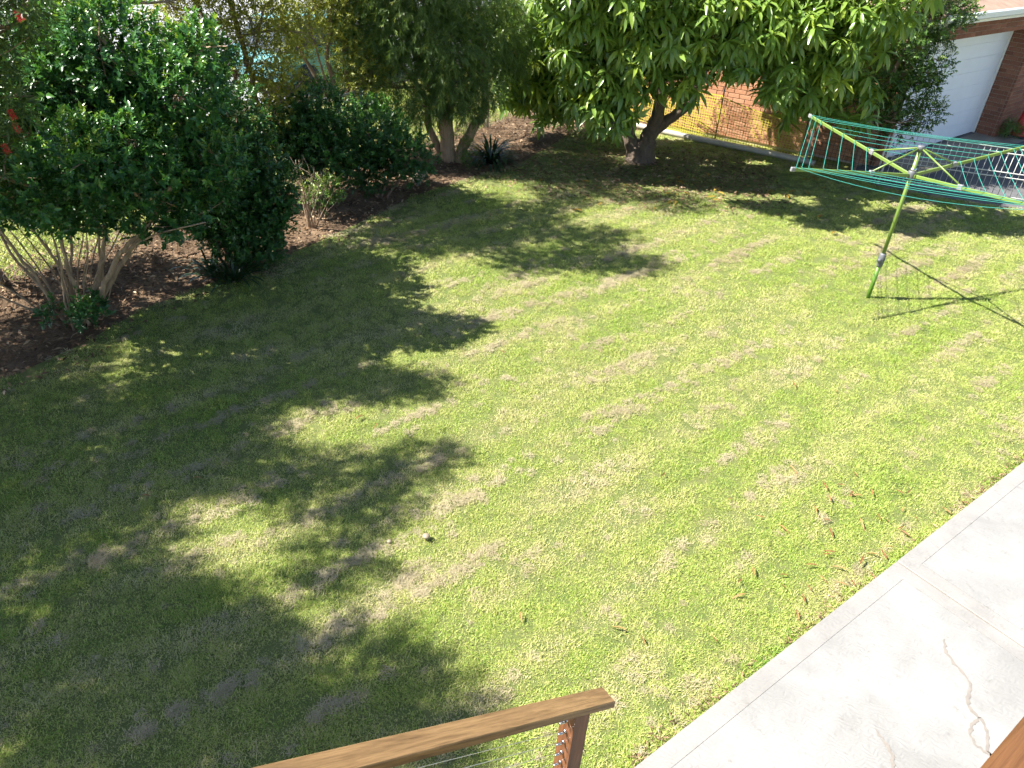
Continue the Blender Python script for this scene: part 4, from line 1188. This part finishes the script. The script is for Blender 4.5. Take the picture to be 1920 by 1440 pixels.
for k in range(4):
    A0, A1, ua, _, _ = arms[k]; B0, B1, ub, _, _ = arms[(k + 1) % 4]
    for i, fr in enumerate(FR):
        p = A0.lerp(A1, fr) + ua * .022; q = B0.lerp(B1, fr) + ub * .022
        sag = (.012 + .035 * ((i * 37 + k * 17) % 10) / 10) * fr
        if i == 0 and k == 3: sag = .11
        pts = []
        for j in range(13):
            s = j / 12; pts.append(p.lerp(q, s) - zv * (4 * sag * s * (1 - s)))
        MB().tube(pts, .0032, 6, False).build('line', M['line_cord'], t, True)

# ------------------------------------------------------------------ stair with handrail, deck rail
E0 = Vector((.489, 2.049, 1.2)); perp = Vector((U.y, -U.x, 0))
slope = U + Vector((0, 0, -.59))
stair = empty('stair', (E0.x, E0.y, 0), 'hardwood stair handrail with stainless cables ending over the lawn edge', 'stair')
RW, RT = .090, .042
sl = slope.normalized(); nup = perp.cross(sl).normalized()
if nup.z < 0: nup = -nup
# rail cap, mitred end cut square to the run in plan
Lr = 3.4
c0 = E0 - slope * Lr
cap = MB()
def rp(s, o, h): p = E0 - slope * s + perp * o + Vector((0, 0, h)); return p
P8 = [rp(Lr, 0, 0), rp(Lr, RW, 0), rp(Lr, RW, -RT * 1.16), rp(Lr, 0, -RT * 1.16), rp(0, 0, 0), rp(0, RW, 0), rp(0, RW, -RT * 1.16), rp(0, 0, -RT * 1.16)]
b_ = .004
prof = [(b_, 0), (RW - b_, 0), (RW, -b_), (RW, -RT * 1.16 + b_), (RW - b_, -RT * 1.16), (b_, -RT * 1.16), (0, -RT * 1.16 + b_), (0, -b_)]
vsx = [rp(Lr, o_, h_) for o_, h_ in prof] + [rp(0, o_, h_) for o_, h_ in prof]
n = len(prof)
cap.add(vsx, [(i, (i + 1) % n, n + (i + 1) % n, n + i) for i in range(n)] + [tuple(range(n))[::-1], tuple(range(n, 2 * n))])
cap.build('handrail', M['rail_wood'], stair)
PW = .044
def post_at(s, zb, name='post'):
    c = E0 - slope * s + perp * (RW / 2)
    top = c.z - RT * 1.16
    mb = MB()
    hh = PW * .59
    vs_ = []
    for (i, j) in ((-1, -1), (1, -1), (1, 1), (-1, 1)):
        q = c + U * PW * i + perp * PW * .98 * j
        vs_.append((q.x, q.y, zb))
    for (i, j) in ((-1, -1), (1, -1), (1, 1), (-1, 1)):
        q = c + U * PW * i + perp * PW * .98 * j
        vs_.append((q.x, q.y, top - hh * i - .001))
    mb.add(vs_, [(0, 3, 2, 1), (4, 5, 6, 7), (0, 1, 5, 4), (1, 2, 6, 5), (2, 3, 7, 6), (3, 0, 4, 7)])
    return mb.build(name, M['post_wood'], stair), c, top
pA, cA, tA = post_at(.20, .0)
pB, cB, tB = post_at(1.42, .9)
pC, cC, tC = post_at(2.9, 1.8)
for k in range(9):
    dz = .045 + .082 * k
    a_ = Vector((cA.x, cA.y, tA - dz)) - U * (PW - .001); s_ = 1.22
    b_ = Vector((cB.x, cB.y, tB - dz)) + U * (PW - .001)
    MB().tube([a_ - slope * .02 * 0, b_], .0018, 6, False).build('cable', M['steel'], stair, True)
    f = MB().tube([a_, a_ - U * .010], .009, 10); f.tube([a_ - U * .010, a_ - U * .020, a_ - U * .045 + zv * .012], [.007, .0065, .004], 10)
    f.build('cable_fitting', M['steel'], stair, True)
# side board just beside the second post, treads below
for k in range(9):
    s = .15 + k * .29; z = .04 + k * .171
    c = E0 - U * s + perp * .62
    MB().box((c.x, c.y, z), U * .14, perp * .52, zv * .02, .004).build('tread', M['deck_wood'], stair)
st = MB()
for o_ in (.075, 1.165):
    P = [E0 - slope * s_ + perp * o_ for s_ in (-.1, 2.9)]
    st.add([Vector((p.x, p.y, max(.0, p.z - 1.2 + dz))) + perp * w for p in P for dz in (-.12, .14) for w in (-.02, .02)], [(0, 1, 3, 2), (4, 6, 7, 5), (0, 4, 5, 1), (2, 3, 7, 6), (0, 2, 6, 4), (1, 5, 7, 3)])
st.build('stringer', M['post_wood'], stair)

dk = empty('deck_railing', (.478, .406, 2.55), 'blurred brown hardwood deck rail in the bottom right corner', 'railing')
e0 = Vector((.478, .406, 3.6))
cc = e0 + perp * .07 + U * .6 - zv * .021
MB().box(cc, U * 1.6, perp * .07, zv * .021, .004).build('rail_cap', M['deck_wood'], dk)
for s in (-.6, .9, 2.1):
    c = e0 + perp * .07 + U * s; MB().box((c.x, c.y, 3.05), U * .044, perp * .044, zv * .507).build('post', M['post_wood'], dk)
db = MB(); c = e0 + perp * .75 + U * .2; db.box((c.x, c.y, 2.5), U * 2.0, perp * .70, zv * .045); db.build('deck_floor', M['deck_wood'], dk)

stain(slabs[2], [(3.05, 3.36), (3.02, 3.22), (3.07, 3.02), (2.98, 2.86), (3.02, 2.72), (2.96, 2.56), (3.0, 2.46), (3.06, 2.3), (3.0, 2.2)], .010, 1)
stain(slabs[2], [(3.02, 2.78), (2.92, 2.70), (2.90, 2.6), (2.97, 2.5), (2.92, 2.38), (2.95, 2.25)], .009, 2)
stain(slabs[2], [(2.32, 2.66), (2.36, 2.52), (2.34, 2.38), (2.40, 2.25), (2.38, 2.1)], .010, 3)

# ------------------------------------------------------------------ car on the street
def car(loc, fwd, label):
    fwd = Vector(fwd).normalized(); sd = Vector((fwd.y, -fwd.x, 0)); o = Vector(loc)
    t = empty('parked_car', loc, label, 'car')
    def W(x, y, z): return o + fwd * x + sd * y + zv * z
    lower = [(-2.0, .30), (-2.05, .55), (-2.0, .85), (-1.2, .93), (.75, .92), (1.75, .78), (2.02, .62), (2.03, .35), (1.9, .25), (-1.9, .25)]
    b = MB()
    rows = [(-.82, .0), (-.86, 1), (.86, 1), (.82, .0)]
    ring = []
    for y, _ in rows:
        for x, z in lower: b.v.append(tuple(W(x * (1 if abs(y) > .84 else .985), y, z)))
    n = len(lower)
    for r in range(3):
        for i in range(n): b.f.append((r * n + i, r * n + (i + 1) % n, (r + 1) * n + (i + 1) % n, (r + 1) * n + i))
    b.f.append(tuple(range(n))[::-1]); b.f.append(tuple(range(3 * n, 4 * n)))
    b.build('body', M['teal_car'], t)
    cab = MB()
    bs_ = [(-1.85, .90), (-1.45, 1.40), (-.1, 1.45), (.85, .92)]
    for y, k in ((-.80, 0), (-.62, 1), (.62, 1), (.80, 0)):
        pass
    q = [W(-1.85, -.8, .9), W(.95, -.8, .9), W(.95, .8, .9), W(-1.85, .8, .9), W(-1.45, -.62, 1.40), W(.1, -.62, 1.42), W(.1, .62, 1.42), W(-1.45, .62, 1.40)]
    cab.add(q, [(0, 1, 5, 4), (1, 2, 6, 5), (2, 3, 7, 6), (3, 0, 4, 7)]); cab.build('window_band', M['glass'], t)
    MB().box(W(-.68, 0, 1.43), fwd * .80, sd * .63, zv * .018, .01).build('roof', M['teal_car'], t)
    for x in (-1.3, 1.3):
        for y in (-.80, .80):
            w = MB().tube([W(x, y - .1, .31), W(x, y + .1, .31)], .31, 18).build('wheel', M['black_rubber'], t, True)
    return t
car(fpt(6.3, 5.3), FD, 'pale teal car parked on the street behind the sparse trees')

# ------------------------------------------------------------------ lawn: grass, thatch, leaves
def make_template(name, V_, F_, mat):
    me = np_mesh(name, V_, F_, False)
    me.materials.append(mat)
    return bpy.data.objects.new(name, me)


def tuft(seed, n=80, rad=.07, lo=.011, hi=.027, w=.0031):
    rg = np.random.default_rng(seed); Vv, F = [], []
    for i in range(n):
        a, r = rg.random() * 6.283, rad * math.sqrt(rg.random())
        p = np.array([math.cos(a) * r, math.sin(a) * r, -.004]); L = rg.uniform(lo, hi)
        th, ph = rg.uniform(.25, 1.25), rg.random() * 6.283
        d = np.array([math.cos(ph) * math.sin(th), math.sin(ph) * math.sin(th), math.cos(th)])
        s = np.cross(d, [0, 0, 1]); s /= np.linalg.norm(s) + 1e-9
        d2 = d + np.array([math.cos(ph), math.sin(ph), -.5]) * .5; d2 /= np.linalg.norm(d2)
        m = p + d * L * .55; e = m + d2 * L * .45; ww = w * rg.uniform(.7, 1.3)
        b = len(Vv); Vv += [p - s * ww * .4, p + s * ww * .4, m + s * ww * .5, m - s * ww * .5, e]
        F += [(b, b + 1, b + 2), (b, b + 2, b + 3), (b + 3, b + 2, b + 4)]
    return Vv, F


def fibres(seed, n=46, rad=.062, w=.0016, hgt=.018):
    rg = np.random.default_rng(seed); Vv, F = [], []
    for i in range(n):
        a, r = rg.random() * 6.283, rad * math.sqrt(rg.random())
        z = hgt * (1 - (r / rad) ** 2) * rg.random() + .008
        ph = rg.random() * 6.283; L = rg.uniform(.025, .065)
        d = np.array([math.cos(ph), math.sin(ph), rg.uniform(-.3, .35)]); s = np.array([-d[1], d[0], 0]); 
        p = np.array([math.cos(a) * r, math.sin(a) * r, z]); e = p + d * L; m = (p + e) / 2 + rg.normal(size=3) * .006
        ww = w * rg.uniform(.6, 1.6)
        b = len(Vv); Vv += [p - s * ww, p + s * ww, m + s * ww, m - s * ww, e]
        F += [(b, b + 1, b + 2), (b, b + 2, b + 3), (b + 3, b + 2, b + 4)]
    return Vv, F


def instancer(name, P, rot, scl, tint, temps, label, cat=None):
    """one object whose points carry copies of small blade clumps"""
    me = bpy.data.meshes.new(name)
    me.vertices.add(len(P)); me.vertices.foreach_set('co', np.asarray(P, np.float32).ravel())
    for an, tp, dat in (('rot', 'FLOAT_VECTOR', rot), ('scl', 'FLOAT', scl), ('tint', 'FLOAT', tint)):
        a = me.attributes.new(an, tp, 'POINT')
        a.data.foreach_set('vector' if tp == 'FLOAT_VECTOR' else 'value', np.asarray(dat, np.float32).ravel())
    o = bpy.data.objects.new(name, me); col.objects.link(o)
    tc = bpy.data.collections.new(name + '_blades')
    for x in temps: tc.objects.link(x)
    ng = bpy.data.node_groups.new(name + '_nodes', 'GeometryNodeTree')
    ng.interface.new_socket('Geometry', in_out='INPUT', socket_type='NodeSocketGeometry')
    ng.interface.new_socket('Geometry', in_out='OUTPUT', socket_type='NodeSocketGeometry')
    nd, lk = ng.nodes, ng.links
    gi, go = nd.new('NodeGroupInput'), nd.new('NodeGroupOutput')
    ip = nd.new('GeometryNodeInstanceOnPoints'); ci = nd.new('GeometryNodeCollectionInfo')
    ci.inputs['Collection'].default_value = tc; ci.inputs['Separate Children'].default_value = True; ci.inputs['Reset Children'].default_value = True
    ip.inputs['Pick Instance'].default_value = True
    def na(n_, tp):
        q = nd.new('GeometryNodeInputNamedAttribute'); q.data_type = tp; q.inputs['Name'].default_value = n_; return q
    lk.new(gi.outputs[0], ip.inputs['Points']); lk.new(ci.outputs[0], ip.inputs['Instance'])
    er = nd.new('FunctionNodeEulerToRotation'); lk.new(na('rot', 'FLOAT_VECTOR').outputs[0], er.inputs[0]); lk.new(er.outputs[0], ip.inputs['Rotation'])
    lk.new(na('scl', 'FLOAT').outputs[0], ip.inputs['Scale'])
    lk.new(ip.outputs[0], go.inputs[0])
    md = o.modifiers.new('scatter', 'NODES'); md.node_group = ng
    tag(o, label, cat, None, 'stuff')
    return o


def fnoise(P, s, off=0.0):
    return np.array([mnoise.fractal((x * s + off, y * s - off, off * .7), 1.0, 2.0, 3) for x, y in P])


SD = Vector((math.cos(R(42)), math.sin(R(42)), 0)); SP = Vector((-SD.y, SD.x, 0))   # mower stripes


def stripe_val(P):
    a = P @ np.array([SD.x, SD.y]); b = P @ np.array([SP.x, SP.y])
    wob = np.array([mnoise.noise((x * .35, y * .35, 9.0)) for x, y in P]) * .16
    st = .5 + .5 * np.cos((b + wob) * 2 * math.pi / .52)
    Q = np.stack([a * .62, b * 2.6], 1)
    n1 = np.array([mnoise.fractal((x * 1.6, y * 1.6, 2.0), .9, 2.0, 4) for x, y in Q])
    n2 = np.array([mnoise.noise((x * .33, y * .33, 5.0)) for x, y in P])
    return .46 * st + .85 * n1 + .30 * n2


def mango_shade(P):
    d = np.linalg.norm((P - np.array([2.3, 13.2])) * np.array([.5, 1.0]), axis=1)
    return np.clip((2.1 - d) / 1.1, 0, 1)


def bed_near(P):
    pts = np.array(LAWN[1:14]); dmin = np.full(len(P), 9.0)
    for a_, b_ in zip(pts[:-1], pts[1:]):
        ab = b_ - a_; tt = np.clip(((P - a_) @ ab) / (ab @ ab), 0, 1); dmin = np.minimum(dmin, np.linalg.norm(P - (a_ + tt[:, None] * ab), axis=1))
    return dmin


def sample(n, x0, x1, y0, y1, shrink=0.0):
    P = np.stack([rng.uniform(x0, x1, n), rng.uniform(y0, y1, n)], 1)
    # keep to what can be seen from around the deck
    vis = (np.abs(P[:, 0]) < .82 * P[:, 1] + 1.6)
    P = P[vis & in_poly(P[:, 0], P[:, 1], LAWN)]
    return P


zones = [(9500 * 1, -5, 6.5, 1.4, 4.5, 430), (0, -6.5, 8, 4.5, 7.5, 330), (0, -6.5, 10, 7.5, 11, 220), (0, -5, 12, 11, 16.2, 130)]
allP, allS = [], []
for _, x0, x1, y0, y1, dens in zones:
    n = int((x1 - x0) * (y1 - y0) * dens)
    P = sample(n, x0, x1, y0, y1)
    allP.append(P); allS.append(np.full(len(P), 1.0 if y0 < 7 else (1.15 if y0 < 11 else 1.4)))
P = np.concatenate(allP); Sc = np.concatenate(allS)
sv = stripe_val(P); ms_ = mango_shade(P); bn = bed_near(P)
keep = rng.random(len(P)) < np.clip(1.12 - .45 * np.clip((sv - .5) / .5, 0, 1), .5, 1) * (1 - .88 * ms_) * np.clip(.25 + bn * 1.6, 0, 1)
P, Sc, sv, ms_ = P[keep], Sc[keep], sv[keep], ms_[keep]
big = fnoise(P, .5, 3.0); mid = fnoise(P, 2.3, 8.0)
tint = np.clip(.52 + .11 * big + .09 * mid + .40 * np.clip(sv - .1, 0, .8) + .05 * np.cos((P @ np.array([SP.x, SP.y])) * 2 * math.pi / 1.04) - .04 * np.clip(P[:, 1] - 6, 0, 8) / 8, .05, .95)
rot = np.stack([rng.normal(0, .06, len(P)), rng.normal(0, .06, len(P)), rng.uniform(0, 6.283, len(P))], 1)
tufts = [make_template('blade_clump_%d' % i, *tuft(100 + i), M['grass']) for i in range(6)] + [make_template('blade_clump_%d' % i, *tuft(100 + i, 44, .06, .018, .042, .0034), M['grass']) for i in (6, 7)]
def lz(P): return np.array([.012 * mnoise.noise((x * .9, y * .9, 3.1)) + .0048 * mnoise.noise((x * 3.1, y * 3.1, 1.1)) for x, y in P])
instancer('grass', np.column_stack([P, lz(P) + .001]), rot, Sc * rng.uniform(.75, 1.2, len(P)), tint, tufts, 'short green lawn grass')

cl_pts = []
rg2 = np.random.default_rng(77)
sd2, sp2 = np.array([SD.x, SD.y]), np.array([SP.x, SP.y])
for k in range(2900):
    a_ = rg2.uniform(-6, 17); row = rg2.integers(-22, 26)
    on = rg2.random() < .86
    b_ = (row * .52 + rg2.normal() * .045) if on else rg2.uniform(-11, 13)
    c2 = sd2 * a_ + sp2 * b_
    w2 = mnoise.noise((c2[0] * .35, c2[1] * .35, 9.0)) * .16
    c2 = c2 - sp2 * w2
    lush = mnoise.noise((c2[0] * .45, c2[1] * .45, 21.0)) + .35 * mnoise.noise((c2[0] * 1.3, c2[1] * 1.3, 2.0))
    if rg2.random() > .34 + 1.5 * lush: continue
    size = rg2.lognormal(-.2, .55)
    ln, wd = .12 * size * rg2.uniform(.6, 3.4), .026 * size + .01
    m = int(max(2, min(40, 78 * ln * rg2.uniform(.6, 1.5))))
    cl_pts.append(c2 + sd2 * rg2.normal(0, ln, (m, 1)) + sp2 * rg2.normal(0, wd, (m, 1)))
P = np.concatenate(cl_pts)
P = P[(np.abs(P[:, 0]) < .82 * P[:, 1] + 1.6) & (P[:, 1] > 1.4) & in_poly(P[:, 0], P[:, 1], LAWN)]
P = P[rng.random(len(P)) > .75 * mango_shade(P)]
# thin scatter of loose straw
P = np.concatenate([P, (lambda q: q[rng.random(len(q)) < np.clip((stripe_val(q) - .2) * .5, 0, .3)])(sample(26000, -6.5, 9.5, 1.4, 14))])
rot = np.stack([np.zeros(len(P)), np.zeros(len(P)), rng.uniform(0, 6.283, len(P))], 1)
fib = [make_template('fibre_clump_%d' % i, *fibres(300 + i), M['thatch']) for i in range(6)]
instancer('dry_thatch', np.column_stack([P, lz(P) + .004]), rot, rng.uniform(.35, .95, len(P)), np.clip(.45 + .25 * fnoise(P, 1.5, 4.0), 0, 1), fib, 'dry straw thatch raked up in rows on the lawn')

# leaf litter over the bed and under the mango tree
n = 42000
P = np.stack([rng.uniform(-7, 4.5, n), rng.uniform(4.5, 17, n)], 1)
ib = in_poly(P[:, 0], P[:, 1], BED)
um = (mango_shade(P) > rng.random(n) * 1.0) & in_poly(P[:, 0], P[:, 1], LAWN)
near_b = (bed_near(P) < .35) & in_poly(P[:, 0], P[:, 1], LAWN) & (rng.random(n) < .35)
P = P[ib | um | near_b]; n = len(P)
az = rng.random(n) * 6.283
D = np.stack([np.cos(az), np.sin(az), rng.normal(0, .22, n)], 1); Nn = np.stack([rng.normal(0, .35, n), rng.normal(0, .35, n), np.ones(n)], 1)
me = leaves_mesh('leaf_litter', np.column_stack([P, np.full(n, .014) + rng.random(n) * .02]), D, Nn, rng.uniform(.04, .10, n), np.clip(.45 + .28 * rng.normal(size=n), 0, 1), leaf_template(.32, .25, .12))
o = link('leaf_litter', me, M['litter']); tag(o, 'brown fallen leaf litter over the garden bed and under the trees', None, None, 'stuff')

# sparse weedy grass on the verge behind the fence
n = 26000
s_ = rng.uniform(-13, 12, n); of = rng.uniform(.15, 3.9, n) ** 1.0
P = np.array([[*(FP + FD * a_ + FN * b_)[:2]] for a_, b_ in zip(s_, of)])
rot = np.stack([np.zeros(n), np.zeros(n), rng.uniform(0, 6.283, n)], 1)
vt = [make_template('verge_clump_%d' % i, *tuft(500 + i, 22, .10, .04, .12, .007), M['grass']) for i in range(4)]
instancer('verge_grass', np.column_stack([P, np.full(n, -.04)]), rot, rng.uniform(.7, 1.4, n), np.clip(.55 + .2 * fnoise(P, .8, 2.0), 0, 1), vt, 'longer dry grass on the verge behind the fence')

# brown debris and longer blades along the edge of the path
n = 2600
sE = rng.uniform(-7, 4.5, n); oE = np.abs(rng.normal(0, .05, n)) + .004
PE = np.array([tuple(ppt(a_, b_)[:2]) for a_, b_ in zip(sE, oE)])
az = rng.random(n) * 6.283
wE = fnoise(PE, 1.2, 6.0); kE = wE + rng.normal(0, .25, n) > -.05
D = np.stack([np.cos(az), np.sin(az), rng.normal(0, .3, n)], 1)[kE]; Nn = np.stack([rng.normal(0, .4, n), rng.normal(0, .4, n), np.ones(n)], 1)[kE]
me = leaves_mesh('edge_litter', np.column_stack([PE[kE], .018 + rng.random(kE.sum()) * .02]), D, Nn, rng.uniform(.015, .05, kE.sum()), np.clip(.5 + .28 * rng.normal(size=kE.sum()), 0, 1), leaf_template(.22, .25, .12))
tag(link('edge_litter', me, M['litter']), 'brown leaf debris gathered along the path edge', None, None, 'stuff')
n = 700
sE = rng.uniform(-7, 4.5, n); PE = np.array([tuple(ppt(a_, b_)[:2]) for a_, b_ in zip(sE, rng.normal(.022, .03, n))])
rot = np.stack([np.zeros(n), np.zeros(n), rng.uniform(0, 6.283, n)], 1)
et = [make_template('edge_clump_%d' % i, *tuft(700 + i, 26, .035, .03, .07, .0042), M['grass']) for i in range(4)]
instancer('edge_grass', np.column_stack([PE, np.full(n, .004)]), rot, rng.uniform(.6, 1.2, n), np.clip(.45 + .25 * fnoise(PE, 1.5, 2.0), 0, 1), et, 'uneven grass growing against the path edge')

# individual fallen leaves
fleaf = [leaf_mesh_single('gum_leaf', leaf_template(.14, .5, .14 * k, 2), .2 + .3 * k) for k in range(3)]
rs = random.Random(42)
spots = []
for k in range(46):                                # thickest beside the path
    s = rs.gauss(-2.5, 1.0); off = abs(rs.gauss(0, .5)) + .02
    q = ppt(s, off); spots.append((q.x, q.y))
for k in range(14): spots.append((rs.uniform(-3.2, 3.5), rs.uniform(2.6, 7)))
for i, (x, y) in enumerate(spots):
    a = rs.uniform(0, 6.283)
    o = place_leaf('fallen_leaf', fleaf[i % 3], M['fallen'], None, (x, y, .034 + rs.random() * .008), (math.cos(a), math.sin(a), rs.uniform(-.1, .15)), (rs.uniform(-.4, .4), rs.uniform(-.4, .4), 1), rs.uniform(.07, .13))
    tag(o, 'single narrow orange-brown leaf fallen on the sunlit lawn', 'leaf', 'fallen leaves scattered on the lawn')
yl = [leaf_mesh_single('mango_fallen', leaf_template(.28, .3, .1, 2), .3 + .3 * k) for k in range(2)]
for i in range(42):
    x, y = rs.gauss(2.9, 1.6), rs.gauss(12.6, .8)
    if not (0 < y < 14.3): continue
    a = rs.uniform(0, 6.283)
    o = place_leaf('fallen_mango_leaf', yl[i % 2], M['yellow_fallen'], None, (x, y, .036), (math.cos(a), math.sin(a), .05), (rs.uniform(-.4, .4), rs.uniform(-.4, .4), 1), rs.uniform(.12, .2))
    tag(o, 'yellowed mango leaf fallen in the shade below the mango tree', 'leaf', 'yellow leaves under the mango tree')

# mushrooms
def mushroom(x, y, s, label):
    t = empty('mushroom', (x, y, 0), label, 'mushroom')
    MB().tube([(x, y, 0), (x, y, .05 * s)], [.010 * s, .008 * s], 10).build('stalk', M['mushroom'], t, True)
    MB().tube([(x, y, .045 * s), (x, y, .05 * s), (x, y, .062 * s), (x, y, .07 * s), (x, y, .073 * s)], [.012 * s, .036 * s, .031 * s, .017 * s, .003 * s], 16).build('cap', M['mushroom'], t, True)
mushroom(-.58, 4.03, .85, 'cream mushroom cap standing alone on the sunlit lawn')
mushroom(-.85, 3.97, .55, 'tiny tan mushroom just left of the cream one')
